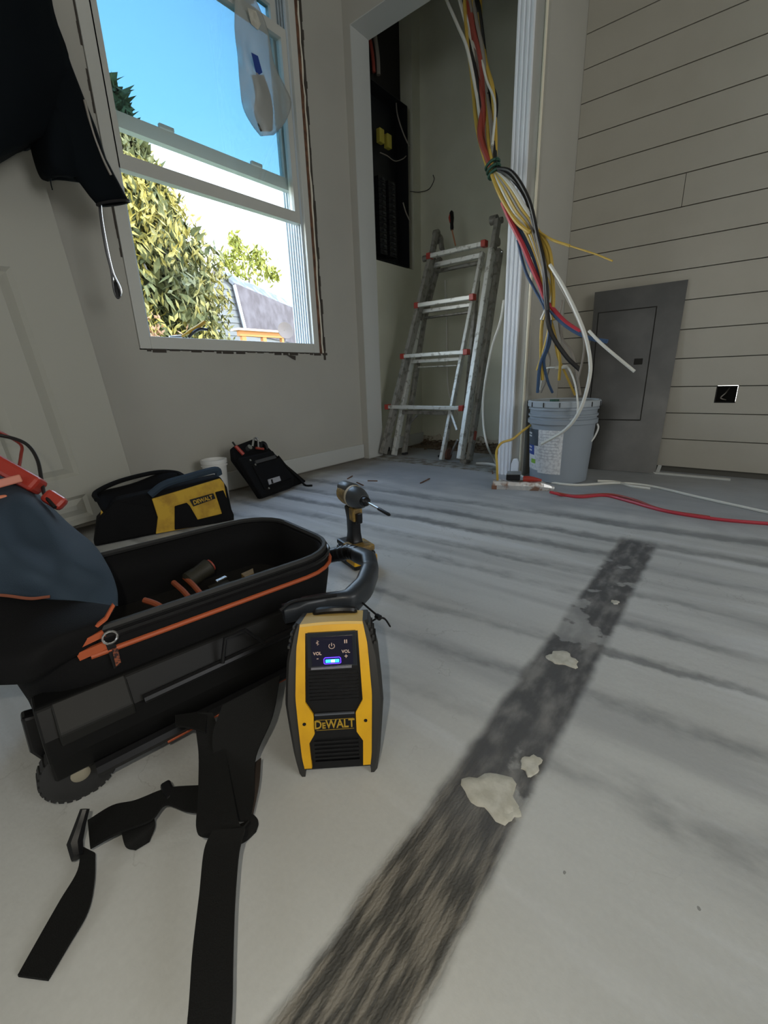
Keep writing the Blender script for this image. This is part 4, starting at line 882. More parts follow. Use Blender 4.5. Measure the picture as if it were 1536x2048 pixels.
# grille bars
gb = B(MR)
for k in range(9):
    z_ = .112 + k * .0050; B(MR).box((-.031, bow(z_) - .0030, z_), (.031, bow(z_) + .001, z_ + .0024)).build('grille_bar', M_blk, ra)
for k in range(6):
    z_ = .020 + k * .0062; B(MR).box((-.028, bow(z_) - .0030, z_), (.028, bow(z_) + .001, z_ + .0028)).build('grille_bar', M_blk, ra)
fy = bow(.09) - .005
B(MR).box((-.0255, fy, .070), (.0255, fy + .006, .094)).build('name_plate', M_blk, ra, bevel=0.0008)
M_logo = mat('logo_yellow', (0.42, 0.26, 0.02), 0.5)
for tx_, ch, sz_, dz_ in ((-.0212, 'D', .0148, 0), (-.0140, 'E', .0104, -.0013), (.0066, 'WALT', .0148, 0)):
    text(ch, sz_, frame(MR @ V((tx_, fy - .0004, .0800 + dz_)), rx, rz, -ry), M_logo, ra, sx=0.90, bold=0.0003)
B(MR).box((-.0235, fy - .0006, .0725), (.0235, fy, .0730)).box((-.0235, fy - .0006, .0868), (.0235, fy, .0873)).build('logo_rule', M_logo, ra)
B(MR).box((-.025, fy - .0008, .0935), (.025, fy + .003, .0955)).build('plate_edge', mat('grey_edge', (.10, .11, .13), .3), ra)
for sx_ in (-1, 1):
    c = V((sx_ * .0385, bow(.082) - .0038, .082)); B(MR).tube([c, c + V((0, -.0012, 0))], 0.0022, 12).build('screw', M_blk, ra)
# control panel
cy = bow(.185) - .006
B(MR).prism([V((-.0315, cy, .160)), V((.0315, cy, .160)), V((.0310, cy + .001, .210)), V((-.0310, cy + .001, .210))], (0, .008, 0)).build('control_frame', mat('gloss_slate', (.022, .026, .034), .22), ra, bevel=.001)
B(MR).box((-.026, cy - .0006, .163), (.026, cy + .003, .204)).build('control_panel', M_scr, ra)
B(MR).box((-.0095, cy - .0012, .181), (.0095, cy, .200)).build('power_button', M_scr, ra)
B(MR).box((-.027, cy - .0030, .1585), (.024, cy + .003, .1612)).build('panel_lip', mat('grey_lip', (.20, .20, .23), .25), ra)
fm = lambda x, z: frame(MR @ V((x, cy - .0010, z)), rx, rz, -ry)
text('VOL', .0056, fm(-.0185, .1805), M_mark, ra, bold=.0001); text('VOL', .0056, fm(.0175, .1815), M_mark, ra, bold=.0001)
text('+', .0085, fm(.0175, .1745), M_mark, ra, bold=.0001, name='plus_sign'); text('-', .0085, fm(-.0185, .1740), M_mark, ra, bold=.0001, name='minus_sign')
pc = V((0, cy - .0016, .1905))
B(MR).tube([pc + V((math.sin(a)*.0036, 0, math.cos(a)*.0036)) for a in [math.radians(35 + k * 290/14) for k in range(15)]], .00045, 5).build('power_symbol', M_mark, ra)
B(MR).box((-.0004, cy - .002, .1905), (.0004, cy - .0012, .1950)).build('power_symbol', M_mark, ra)
B(MR).box((.0160, cy - .0012, .1935), (.0172, cy - .0004, .1985)).box((.0184, cy - .0012, .1935), (.0196, cy - .0004, .1985)).build('pause_symbol', M_mark, ra)
B(MR).tube([V((-.0195, cy-.001, .1950)), V((-.0160, cy-.001, .1980)), V((-.0178, cy-.001, .1995)), V((-.0178, cy-.001, .1925)), V((-.0160, cy-.001, .1940)), V((-.0195, cy-.001, .1970))], .0003, 5).build('bluetooth_symbol', M_mark, ra)
lc = [V((x_, cy - .0014, z_)) for x_, z_ in ((-.0105, .1665), (-.0095, .1655), (.0095, .1655), (.0105, .1665), (.0105, .1725), (.0090, .1742), (-.0090, .1742), (-.0105, .1725), (-.0105, .1665))]
B(MR).tube(lc, .0006, 6).build('display_ring', M_ledr, ra)
B(MR).box((-.0085, cy - .0018, .1672), (.0085, cy - .0006, .1712)).build('display', M_led, ra)
B(MR).box((-.0015, cy - .0020, .1676), (.0030, cy - .0008, .1708)).build('display_core', M_ledc, ra)

# ================================================================== IMPACT DRIVER
zA = 0.195
pr0 = atz(688, 984, zA); pf0 = atz(741, 1006, zA - .004); tip = atz(814, 1048, zA - .010)
ad = (tip - pr0); ad.z = 0; ad.normalize(); sd = V((0, 0, 1)).cross(ad)
r0 = pr0.copy(); L0 = max(0.10, min(0.145, (pf0 - pr0).length))
print('driver len', L0, (tip - pf0).length, pr0, pf0, tip)
MI = frame(V((r0.x, r0.y, 0)), ad, sd, (0, 0, 1))
im = thing('impact_driver', 'yellow and black cordless impact driver with a long bit standing on its battery', 'power tool', V((r0.x, r0.y, 0)), rot=MI.to_3x3())
def ringx(x_, ry_, rz_, cz=zA, n=20): return [V((x_, ry_*math.cos(k*2*math.pi/n), cz + rz_*math.sin(k*2*math.pi/n))) for k in range(n)]
B(MI).loft([ringx(-.004, .018, .018), ringx(0, .024, .026), ringx(.02, .027, .030), ringx(.055, .027, .030)]).build('motor_housing', M_tan, im, True)
B(MI).loft([ringx(-.006, .012, .012, zA + .018), ringx(.0, .020, .014, zA + .019), ringx(.05, .022, .014, zA + .020), ringx(.055, .018, .010, zA + .02)]).build('top_cap', mat('slate_plastic', (.06, .065, .07), .4), im, True)
B(MI).loft([ringx(.055, .0285, .031), ringx(.064, .0285, .031)]).build('worn_band', mat('pale_band', (.5, .42, .28), .5), im, True)
B(MI).loft([ringx(.064, .028, .030), ringx(.085, .027, .029), ringx(.105, .021, .023), ringx(.115, .015, .016)]).build('gear_nose', mat('dark_nose', (.045, .05, .055), .35), im, True)
B(MI).loft([ringx(.113, .013, .013), ringx(.128, .012, .012), ringx(.132, .008, .008)]).build('chuck', M_blk, im, True)
B(MI).tube([V((.130, 0, zA)), V((.190, 0, zA - .004))], .0028, 8).build('bit_shank', M_steel, im, True)
B(MI).tube([V((.188, 0, zA - .004)), V((.235, 0, zA - .007)), V((.240, 0, zA - .007))], [.0042, .0042, .002], 8).build('bit_tip', M_blk, im, True)
B(MI).loft([[V((.048 + a_*(k_/2), b2*s2, z_)) for a_, s2 in ((-1, -1), (1, -1), (1, 1), (-1, 1))] for z_, k_, b2 in ((.165, .055, .014), (.13, .036, .014), (.09, .034, .0145), (.065, .042, .016), (.058, .06, .02))]).build('grip', M_blk, im, bevel=.005, smooth=True)
B(MI).box((.050, -.0145, .128), (.078, .0145, .165)).build('front_collar', M_tan, im, bevel=.004)
B(MI).prism([V((.066, -.008, .150)), V((.090, -.008, .155)), V((.088, -.008, .125)), V((.070, -.008, .118))], (0, .016, 0)).build('trigger', M_blk, im, bevel=.003)
B(MI).box((-.006, -.032, .046), (.100, .032, .062)).build('foot', M_blk, im, bevel=.006)
B(MI).box((.040, -.0335, .046), (.104, .0335, .0635)).build('foot_band', M_tan, im, bevel=.004)
B(MI).box((-.004, -.034, .0), (.108, .034, .046)).build('battery', M_blk, im, bevel=.006)
B(MI).box((.060, -.036, .014), (.1110, .036, .036)).build('battery_stripe', M_yel, im, bevel=.003)
B(MI).tube(smoothpath([V((.075, -.033, .060)), V((.085, -.040, .066)), V((.090, -.042, .076))]), .003, 6).build('belt_hook', M_blk, im, True)

# ================================================================== LADDER
lad = thing('articulated_ladder', 'worn aluminium folding ladder leaning inside the closet opening', 'ladder', (2.25, 1.48, 0))
sl_ = 0.30; LP = V((2.20, 1.5, 0)); LN = V((1, 0, -sl_)).normalized(); su = V((sl_, 0, 1)).normalized()
LPt = lambda x, y, o_=0.0: atp(x, y, LP + LN * o_, LN)   # o_ > 0 is behind the front face
def rail(pa, pb, o_, wd, th, mt, name, cut=None, lab=None):
    a = LPt(*pa, o_); b = LPt(*pb, o_)
    if cut is not None: a = a - (b - a).normalized() * ((a.z - cut) / ((b - a).normalized().z))
    return B().bar(a, b, wd, th, LN).build(name, mt, lad, bevel=.003, label=lab)
# front outer section: flared C rails
rail((768, 900), (862, 520), 0.0, .026, .055, M_alud, 'outer_rail', .02); rail((920, 925), (985, 500), 0.0, .026, .060, M_alu, 'outer_rail', .03)
# outer side faces on the right, darker channel behind
rail((938, 925), (1000, 500), 0.045, .022, .05, M_alud, 'outer_rail', .02)
# inner front section
rail((789, 905), (838, 640), 0.05, .022, .040, M_alu, 'inner_rail', .005); rail((884, 915), (938, 640), 0.05, .020, .036, M_alu, 'inner_rail', .005)
rail((838, 640), (868, 515), 0.05, .020, .036, M_alud, 'inner_rail'); rail((938, 640), (965, 505), 0.05, .020, .036, M_alu, 'inner_rail')
# rear section
rail((808, 908), (848, 640), 0.13, .022, .036, M_alud, 'rear_rail', .005); rail((848, 640), (880, 515), 0.13, .022, .036, M_alud, 'rear_rail')
rail((925, 905), (955, 560), 0.13, .022, .036, M_alud, 'rear_rail', .005)
def rung(pa, pb, o_, h_, mt=M_alu, caps=True, d_=.032):
    a = LPt(*pa, o_); b = LPt(*pb, o_); z_ = (a.z + b.z)/2; a.z = b.z = z_; a.x = b.x = (a.x + b.x)/2
    r = B().bar(a, b, d_, h_, (0, 0, 1)).build('rung', mt, lad, bevel=.003)
    if caps:
        for p, s_ in ((a, 1), (b, -1)):
            d_2 = (b - a).normalized() * s_
            B().bar(p - d_2 * .010, p + d_2 * .018, .040, h_ + .010, (0, 0, 1)).build('end_cap', M_red, r, bevel=.003, label='red end cap')
rung((775, 812), (925, 818), -.02, .022); rung((806, 711), (934, 706), -.02, .022); rung((834, 608), (946, 598), -.02, .024); rung((858, 513), (970, 487), -.02, .024)
rung((803, 823), (900, 827), .05, .022, M_alud, False); rung((820, 722), (925, 719), .05, .022, M_alu, False); rung((844, 622), (943, 611), .05, .022, M_alu, False); rung((866, 533), (968, 508), .05, .026, M_alu, False)
rung((850, 634), (938, 627), .13, .012, M_alud, False); rung((872, 545), (962, 523), .13, .018, M_alud, False); rung((838, 733), (918, 732), .13, .010, M_alu, False)
# top hinges
def hub(px, py, o_, r, th):
    c = LPt(px, py, o_); return B().tube([c - V((0, th/2, 0)), c + V((0, th/2, 0))], r, 18)
B().bar(LPt(862, 520, .01), LPt(872, 468, .01), .022, .040, LN).build('hinge_arm', M_alud, lad, bevel=.004)
B().bar(LPt(986, 500, .01), LPt(996, 440, .01), .026, .045, LN).build('hinge_arm', M_alud, lad, bevel=.004)
B().bar(LPt(884, 500, .06), LPt(880, 470, .06), .020, .040, LN).build('hinge_arm', M_alud, lad, bevel=.004)
for (x_, y_, o_, r_, th_, nm) in ((873, 468, .03, .024, .03, 'hinge_hub'), (878, 480, .06, .020, .04, 'hinge_hub'), (988, 440, .03, .024, .04, 'hinge_hub'), (1000, 441, .06, .016, .03, 'hinge_knob'), (993, 485, .06, .022, .03, 'hinge_hub'), (995, 507, .03, .018, .03, 'hinge_knob'), (851, 517, .04, .018, .03, 'hinge_knob')):
    hub(x_, y_, o_, r_, th_).build(nm, M_alud, lad, True)
c = LPt(998, 505, .03); B().tube([c - V((0, .022, 0)), c - V((0, .014, 0))], .009, 12).build('lock_stud', M_steel, lad, True)
# red warning stickers on the right side
B().bar(LPt(971, 640, .045), LPt(976, 565, .045), .024, .030, LN).build('warning_sticker', mat('faded_red', (.22, .05, .04), .6, noise=((.2, .18, .16), 50, .45, .6)), lad)
B().bar(LPt(945, 880, .05), LPt(948, 862, .05), .026, .030, LN).build('warning_sticker', M_redd, lad)
# diagonal braces, wheel and feet
B().bar(LPt(792, 823, .03), LPt(770, 865, .01), .012, .010, LN).build('brace', M_alud, lad); B().bar(LPt(902, 825, .03), LPt(914, 860, .01), .012, .010, LN).build('brace', M_alu, lad)
B().bar(LPt(835, 830, .13), LPt(815, 850, .13), .012, .010, LN).build('brace', M_alud, lad)
cw = atz(896, 908, .035); B().tube([cw + V((0, .010, 0)), cw - V((0, .010, 0))], [.034, .034], 22).build('wheel', M_wheelred, lad, True)
B().bar(cw + V((.0, -.018, 0)), LPt(915, 880, -.02), .010, .008, LN).build('wheel_bracket', M_steel, lad)
for q in ((770, 903), (930, 927)):
    c = atz(*q, 0.0); B().box((c.x - .03, c.y - .022, 0), (c.x + .035, c.y + .022, .030)).build('foot', M_rubber if q[0] < 800 else M_alud, lad, bevel=.006)
for q in ((789, 907), (882, 914), (810, 909)):
    c = atz(*q, 0.0); B().box((c.x - .02, c.y - .013, 0), (c.x + .02, c.y + .013, .014)).build('foot', M_rubber, lad, bevel=.003)
# screwdriver standing on the top rung
a = LPt(911, 491, .0); b_ = LPt(904, 460, .0); c_ = LPt(903, 422, .0)
sdv = thing('insulated_screwdriver', 'red and black screwdriver standing upright on the top ladder rung', 'screwdriver', a)
B().tube([a, b_], .0045, 8).build('shaft', mat('orange_shaft', (.5, .22, .12), .5), sdv, True)
dv = c_ - b_; B().tube([b_, b_ + dv*.12, b_ + dv*.3, b_ + dv*.6, b_ + dv*.9, c_], [.008, .011, .010, .014, .013, .006], 12).build('handle', M_blk, sdv, True)
B().tube([b_ + dv*.4 + V((-.006, .006, 0)), b_ + dv*.65 + V((-.007, .008, 0)), b_ + dv*.95 + V((-.004, .004, 0))], [.005, .009, .004], 10).build('handle_inlay', M_red, sdv, True)

# ================================================================== BREAKER PANEL
bpn = thing('breaker_panel', 'open black breaker panel recessed in the closet side wall', 'breaker panel', (2.53, YC + .04, 1.19))
px0, px1, pz0, pz1 = 2.352, 2.705, 1.195, 2.08; ya, yb_ = YC - .004, YC + .085
B().box((px0, ya, pz0), (px1, yb_, pz0 + .003)).box((px0, ya, pz1), (px1, yb_, pz1 + .003)).box((px0, ya, pz0), (px0 + .003, yb_, pz1)).box((px1 - .003, ya, pz0), (px1, yb_, pz1)).box((px0, yb_ - .003, pz0), (px1, yb_, pz1)).build('enclosure', M_panelblk, bpn)
for col_ in (0, 1):
    xc = 2.46 + col_ * .10
    for k in range(14):
        z_ = 1.24 + k * .030; br_ = B().box((xc - .035, YC + .02, z_), (xc + .035, YC + .06, z_ + .027)).build('breaker', M_panelblk, bpn)
        B().box((xc - .010, YC + .008, z_ + .008), (xc + .010, YC + .02, z_ + .020)).build('switch', mat('sw', (.03, .032, .035), .35) if k == 0 and col_ == 0 else bpy.data.materials['sw'], br_)
for (x_, y_) in ((762, 272), (777, 283)):
    c = at(x_, y_, 1, YC + .02); B().box((c.x - .022, YC + .01, c.z - .035), (c.x + .022, YC + .04, c.z + .035)).build('breaker_tag', M_brkyel, bpn, bevel=.004, label='yellow tag')
wp = lambda x, y, d=.0: at(x, y, 1, YC + d)
B().tube(smoothpath([wp(792, 200, .03), wp(795, 230, .0), wp(806, 265, -.005), wp(818, 292, -.004)]), .004, 6).build('wire', M_grwire, bpn, True)
B().tube(smoothpath([wp(760, 305, .02), wp(775, 312, .01), wp(790, 322, .01), wp(805, 318, .0), wp(812, 312, .0)]), .003, 6).build('wire', M_grwire, bpn, True)
B().tube(smoothpath([wp(806, 405, .0), wp(812, 425, -.004), wp(821, 445, -.006)]), .004, 6).build('wire', M_grwire, bpn, True)
B().tube(smoothpath([wp(748, 60, .05), wp(755, 110, .05), wp(757, 150, .05)]), .012, 8).build('riser_cable', M_grwire, bpn, True)
B().tube(smoothpath([wp(738, 70, .06), wp(745, 110, .06), wp(748, 145, .06)]), .010, 8).build('riser_cable', M_redd, bpn, True)
tag(B().tube(smoothpath([wp(820, 383, -.003), wp(840, 384, -.01), at(858, 378, 0, 2.845), at(868, 360, 0, 2.843), at(866, 350, 0, 2.843)]), .0022, 6).build('thin_wire', M_bwire, smooth=True), 'thin black wire curling from the breaker panel onto the closet wall', 'wire')

# ================================================================== CABLE BUNDLE
def xp(x, y, d): return at(x, y, 0, d)
cbn = thing('cable_bundle', 'thick bundle of coloured electrical cables hanging over the post and tied in green', 'cables', xp(985, 340, 2.0))
def cable(pts, r, mt, name='cable'):
    B().tube(smoothpath([xp(*p) for p in pts], 6), r, 7).build(name, mt, cbn, True)
upper = [((893, 0), (915, 50), (935, 100), (955, 200), (970, 290), (984, 335), M_wwire, .007), ((922, 0), (940, 60), (950, 130), (958, 220), (975, 300), (990, 338), M_wwire, .008), ((938, -10), (948, 60), (962, 120), (968, 200), (960, 270), (984, 340), M_redd, .012), ((950, -10), (960, 60), (972, 130), (985, 180), (990, 260), (990, 335), M_ywire, .010), ((955, -10), (965, 70), (975, 150), (992, 200), (988, 270), (992, 335), M_bwire, .009),
         ((928, -10), (935, 80), (945, 160), (952, 240), (962, 290), (978, 345), M_ywire, .009), ((945, -10), (955, 50), (965, 100), (975, 190), (982, 250), (988, 338), M_grwire, .008), ((915, -10), (938, 70), (960, 110), (973, 160), (990, 210), (985, 290), M_wwire, .005), ((960, -10), (962, 90), (966, 170), (962, 250), (972, 310), (982, 345), M_ywire, .009), ((940, -10), (950, 90), (958, 180), (968, 250), (978, 300), (988, 340), M_redd, .009)]
for k_ in range(5):
    o_ = k_ * 6; upper.append(((926 + o_, -10), (938 + o_, 70), (950 + o_*.8, 140), (962 + o_*.7, 205), (966 + o_*.6, 275), (980 + k_*2, 338), (M_bwire, M_redd, M_grwire, M_ywire, M_bwire)[k_], .009))
for *p, mt, r in upper:
    ds = [2.30, 2.22, 2.16, 2.10, 2.06, 2.02]
    cable([(x, y, ds[i] + random.uniform(-.01, .01)) for i, (x, y) in enumerate(p)], r, mt)
D1, D2, D3 = 2.0, 1.97, 1.95
cable([(988, 338, 2.0), (1020, 352, 1.96), (1052, 395, 1.95), (1068, 450, 1.95), (1086, 520, 1.95), (1092, 600, 1.95), (1100, 660, 1.96), (1130, 710, 1.97), (1160, 740, 1.99)], .009, M_bwire)
cable([(992, 336, 1.99), (1025, 345, 1.95), (1058, 400, 1.94), (1075, 470, 1.94), (1090, 540, 1.94), (1096, 620, 1.95)], .007, M_bwire)
for k in range(6):
    dx = k * 7; cable([(984 + k, 340, 2.0), (1000 + dx*.6, 380 - k*2, 1.97 - k*.005), (1022 + dx*.7, 425 - k*3, 1.96 - k*.005), (1050 + dx*.6, 460 - k*2, 1.96), (1075 + dx*.25, 520, 1.97), (1090 + k*3, 580, 1.97), (1108 - k*5, 640, 1.97)], .0075, (M_ywire, M_wwire, M_ywire, M_grwire, M_ywire, M_wwire)[k])
cable([(982, 345, 1.99), (1000, 390, 1.96), (1030, 440, 1.95), (1055, 462, 1.94), (1061, 464, 1.94)], .008, M_ywire)
cable([(1005, 405, 1.97), (1020, 440, 1.96), (1045, 490, 1.955), (1062, 530, 1.96), (1080, 570, 1.965), (1092, 600, 1.97), (1125, 640, 1.97), (1160, 665, 1.96)], .010, M_rwire)
cable([(1008, 410, 1.98), (1022, 445, 1.97), (1040, 480, 1.96), (1058, 530, 1.965), (1075, 560, 1.97), (1092, 610, 1.97), (1130, 650, 1.965), (1175, 675, 1.95), (1215, 683, 1.94)], .008, M_blwire)
cable([(1012, 405, 1.985), (1030, 440, 1.975), (1060, 500, 1.97), (1078, 545, 1.975), (1094, 600, 1.97), (1100, 640, 1.97), (1094, 690, 1.98), (1080, 730, 2.0), (1075, 785, 2.04)], .007, M_blwire)
cable([(1035, 480, 1.98), (1050, 540, 1.98), (1070, 580, 1.98), (1090, 620, 1.98), (1100, 680, 1.98), (1088, 720, 2.0), (1095, 760, 2.04), (1105, 785, 2.08)], .006, M_blwire)
cable([(1045, 440, 1.97), (1080, 465, 1.96), (1105, 480, 1.95), (1140, 492, 1.93)], .005, M_ywire); cable([(1140, 492, 1.93), (1190, 508, 1.90), (1225, 522, 1.88)], .003, M_ywire)
cable([(1072, 455, 1.97), (1098, 500, 1.96), (1105, 560, 1.965), (1106, 610, 1.97), (1100, 650, 1.98), (1088, 700, 2.0), (1075, 740, 2.02)], .008, M_ywire)
cable([(1078, 470, 1.98), (1095, 520, 1.98), (1100, 590, 1.98), (1085, 640, 1.99), (1082, 700, 2.0), (1085, 760, 2.03)], .007, M_ywire)
cable([(1096, 620, 1.98), (1112, 680, 1.99), (1120, 720, 2.0), (1118, 760, 2.03)], .006, M_ywire)
cable([(1100, 530, 1.93), (1125, 570, 1.90), (1150, 620, 1.87), (1170, 670, 1.85), (1180, 720, 1.84), (1178, 760, 1.84), (1160, 820, 1.85), (1130, 860, 1.88), (1083, 888, 1.93)], .007, M_wwire)
cable([(1105, 545, 1.96), (1130, 590, 1.94), (1155, 640, 1.93), (1168, 680, 1.93), (1165, 720, 1.95), (1155, 760, 1.98)], .004, M_grwire)
cable([(1178, 662, 1.93), (1200, 685, 1.91), (1235, 715, 1.90), (1269, 743, 1.90)], .006, M_wwire, 'cable_end')
cable([(1080, 780, 2.1), (1090, 740, 2.07), (1110, 735, 2.05), (1133, 733, 2.03), (1148, 760, 2.0), (1155, 800, 1.98), (1155, 830, 1.98)], .004, M_wwire)
cable([(1112, 736, 2.045), (1135, 733, 2.03)], .008, M_wwire, 'cable_end')
cable([(1118, 640, 2.0), (1125, 680, 2.0), (1140, 700, 2.0), (1150, 730, 2.02), (1160, 790, 2.08)], .006, M_grwire); cable([(1108, 660, 2.02), (1115, 710, 2.02), (1130, 745, 2.05), (1150, 790, 2.1)], .005, M_ywire)
cable([(1125, 600, 2.02), (1118, 650, 2.04), (1130, 700, 2.06), (1160, 750, 2.08)], .004, M_grwire)
cable([(1090, 690, 2.03), (1100, 720, 2.05), (1092, 760, 2.08), (1082, 785, 2.1)], .004, M_grwire)
tie = B()
for k in range(3):
    c = xp(985 + k*2, 330 + k*9, 2.005); t = V((0.0, -.35, -1)).normalized(); a_ = t.orthogonal().normalized(); b2 = t.cross(a_); rr = .034 - k * .002
    tie.tube([c + a_*rr*math.cos(q) + b2*rr*.8*math.sin(q) for q in [j*6.283/14 for j in range(15)]], .006, 6)
tie.build('green_tie', M_gtie, cbn, True)

# ================================================================== BUCKET
bc = V((2.135, 0.640, 0)); bu = thing('paint_bucket', 'grey five gallon bucket with lid and paper label by the post', 'bucket', bc)
pfz = [(.122, 0), (.128, .004), (.143, .268), (.152, .270), (.153, .288), (.145, .292), (.145, .300), (.151, .302), (.1515, .310), (.145, .313), (.146, .330), (.152, .332), (.150, .345), (.145, .347)]
B().lathe(pfz, bc, 48).build('pail', M_buck, bu, True)
lidp = [(.152, .343), (.157, .345), (.158, .366), (.154, .371), (.147, .371), (.144, .366), (.001, .365)]
ld = B().lathe(lidp, bc, 48).build('lid', M_bucklid, bu, True)
for k in range(14):
    a = k * 2*math.pi/14 + .2; c = bc + V((math.cos(a)*.159, math.sin(a)*.159, .356)); B().bar(c - V((0, 0, .010)), c + V((0, 0, .010)), .003, .003, V((math.cos(a), math.sin(a), 0))).build('lid_notch', M_dark, ld)
c = bc + V((-.04, .03, .366)); B().tube([c, c + V((0, 0, .008))], .020, 14).build('spout_cap', M_gtie, ld, True)
def wrap(a0, a1, z0_, z1_, off, mt, name, par=None):
    g_ = []
    for z_ in (z0_, z0_ + (z1_ - z0_)/3, z0_ + 2*(z1_ - z0_)/3, z1_):
        rr = .128 + (.143 - .128) * (z_ - .004) / .264 + off; g_.append([bc + V((rr*math.cos(math.radians(a0 + (a1 - a0)*k/8)), rr*math.sin(math.radians(a0 + (a1 - a0)*k/8)), z_)) for k in range(9)])
    o = B().sheet(g_, lambda i, j: V((0, 0, 0)) + (bc - V(g_[i][j])).normalized() * .0008).build(name, mt, par or bu, True); return o
def wrapc(pxl): # angle on the bucket for a pixel column
    best = None
    for a in range(90, 280):
        p = bc + V((.135*math.cos(math.radians(a)), .135*math.sin(math.radians(a)), .15)); q = p - EYE; sx_ = 768 + FPX * q.dot(RX) / q.dot(RZ)
        if best is None or abs(sx_ - pxl) < best[0]: best = (abs(sx_ - pxl), a)
    return best[1]
aL, aM, aR = wrapc(1059), wrapc(1077), wrapc(1124)
lb = wrap(aM, aR, .045, .245, .0012, M_label, 'label')
lb2 = wrap(aL, aM, .055, .245, .0012, M_label, 'front_label')
wrap(aL, aM, .17, .245, .002, M_dkblue, 'label_block', lb2); wrap(aL + (aM-aL)*.1, aM - (aM-aL)*.25, .125, .17, .0022, M_blue, 'label_block', lb2)
for z_ in (.225, .212, .160, .145): wrap(aL + (aM-aL)*.2, aM - (aM-aL)*.45, z_ - .004, z_ + .003, .0028, M_label, 'label_print', lb2)
wrap(aM - (aM-aL)*.5, aM - (aM-aL)*.15, .085, .105, .0024, M_green, 'label_mark', lb2)
for k in range(9): wrap(aM + (aR-aM)*.08, aR - (aR-aM)*.15, .225 - k*.014, .2265 - k*.014, .0018, mat('print_grey', (.35, .36, .38), .6) if k == 0 else bpy.data.materials['print_grey'], 'label_print', lb)
hz = bc + V((0, 0, .262)); rt = V((.30, -.95, 0)).normalized()
B().tube(smoothpath([hz + rt*.150, hz + rt*.156 + V((0, 0, -.02)), hz + rt*.150 + V((-.02, 0, -.055)), hz + rt*.144 + V((-.05, 0, -.075))]), .004, 6).build('bail_handle', M_white, bu, True)
B().bar(hz + V((-.12, -.075, .02)), hz + V((-.12, -.075, .045)), .02, .01, V((-1, -.6, 0))).build('ear', M_bucklid, bu)

# ================================================================== GREY PANEL COVER
gb_ = [atz(1178, 930), atz(1311, 943)]; gl_ = at(1189, 585, 0, XS - .018); gr_ = at(1377, 559, 0, XS - .018)
g0 = V((2.455, gb_[1].y * 2.455 / gb_[1].x, 0.001)); g1 = V((2.420, gl_.y - .035, 0.001))
gt0 = V((XS - .020, gr_.y, gr_.z)); gt1 = V((XS - .050, gl_.y - .010, gl_.z - .004))
gu = (g1 - g0).normalized(); gv = ((gt0 + gt1)/2 - (g0 + g1)/2).normalized(); gn = gu.cross(gv).normalized()
if gn.dot(EYE - g0) < 0: gn = -gn
gp = thing('panel_cover', 'dark grey metal breaker panel cover leaning against the shiplap wall', 'panel cover', (g0 + g1)/2)
HG = (gt0.z + gt1.z) / 2
def bowed(u, v, o_=0.0):   # the thin sheet bows back between its foot and its top edge
    p = (g0.lerp(g1, u)).lerp(gt0.lerp(gt1, u), v); z_ = v * HG
    return p + V((.079 * z_ * (HG - z_), 0, 0)) + gn * o_
def csheet(us, vs, o_, th, mt, name, **k):
    return B().sheet([[bowed(us[0](v) + (us[1](v) - us[0](v)) * i / 6, v, o_) for i in range(7)] for v in vs], -gn * th).build(name, mt, gp, True, **k)
def uv(px, py):
    p = atp(px, py, g0, gn) - g0; v = p.z / HG; return (p - (gt0 - g0) * v).dot(gu) / (g1 - g0).length, v
csheet((lambda v: 0, lambda v: 1), [k/18 for k in range(19)], 0, .006, M_grey, 'sheet')
c_ = [uv(*q) for q in ((1283, 842), (1192, 836), (1196, 628), (1312, 612))]
v0_, v1_ = (c_[0][1] + c_[1][1])/2, (c_[2][1] + c_[3][1])/2; ua = min(.45, max(.12, (c_[0][0] + c_[3][0])/2)); ub = .93
csheet((lambda v: ua - .012, lambda v: ub + .012), [v0_ - .006 + (v1_ - v0_ + .012)*k/14 for k in range(15)], .0010, .0012, M_dark, 'door_gap')
csheet((lambda v: ua, lambda v: ub), [v0_ + (v1_ - v0_)*k/14 for k in range(15)], .0036, .0028, M_grey, 'door_leaf')
mu, mv = uv(1279, 723); ml = bowed(mu, mv, .004); B().bar(ml - gu*.018, ml + gu*.018, .028, .006, gn).build('latch', M_dark, gp, bevel=.002)
tag(B().box((2.455, -.02, 0), (2.472, .50, .008)).build('wood_strip', M_trim2), 'thin pale wood strip lying along the foot of the shiplap wall', 'wood strip')
tag(B().bar(V((2.475, g0.y - .006, .004)), V((2.50, g0.y - .010, .035)), .014, .008).build('wood_wedge', M_trim2), 'short pale wedge at the right foot of the grey panel cover', 'wedge')
pz = at(1033, 925, 0, XO - .03)
tag(B().prism([V((XO - .034, .850, 0)), V((XO - .034, .812, 0)), V((XO - .034, .810, .075)), V((XO - .034, .820, .092)), V((XO - .034, .840, .088)), V((XO - .034, .850, .06))], (.012, 0, 0)).build('plinth_block', M_trim, bevel=.003), 'small white plinth block broken off at the foot of the fluted post', 'plinth block')

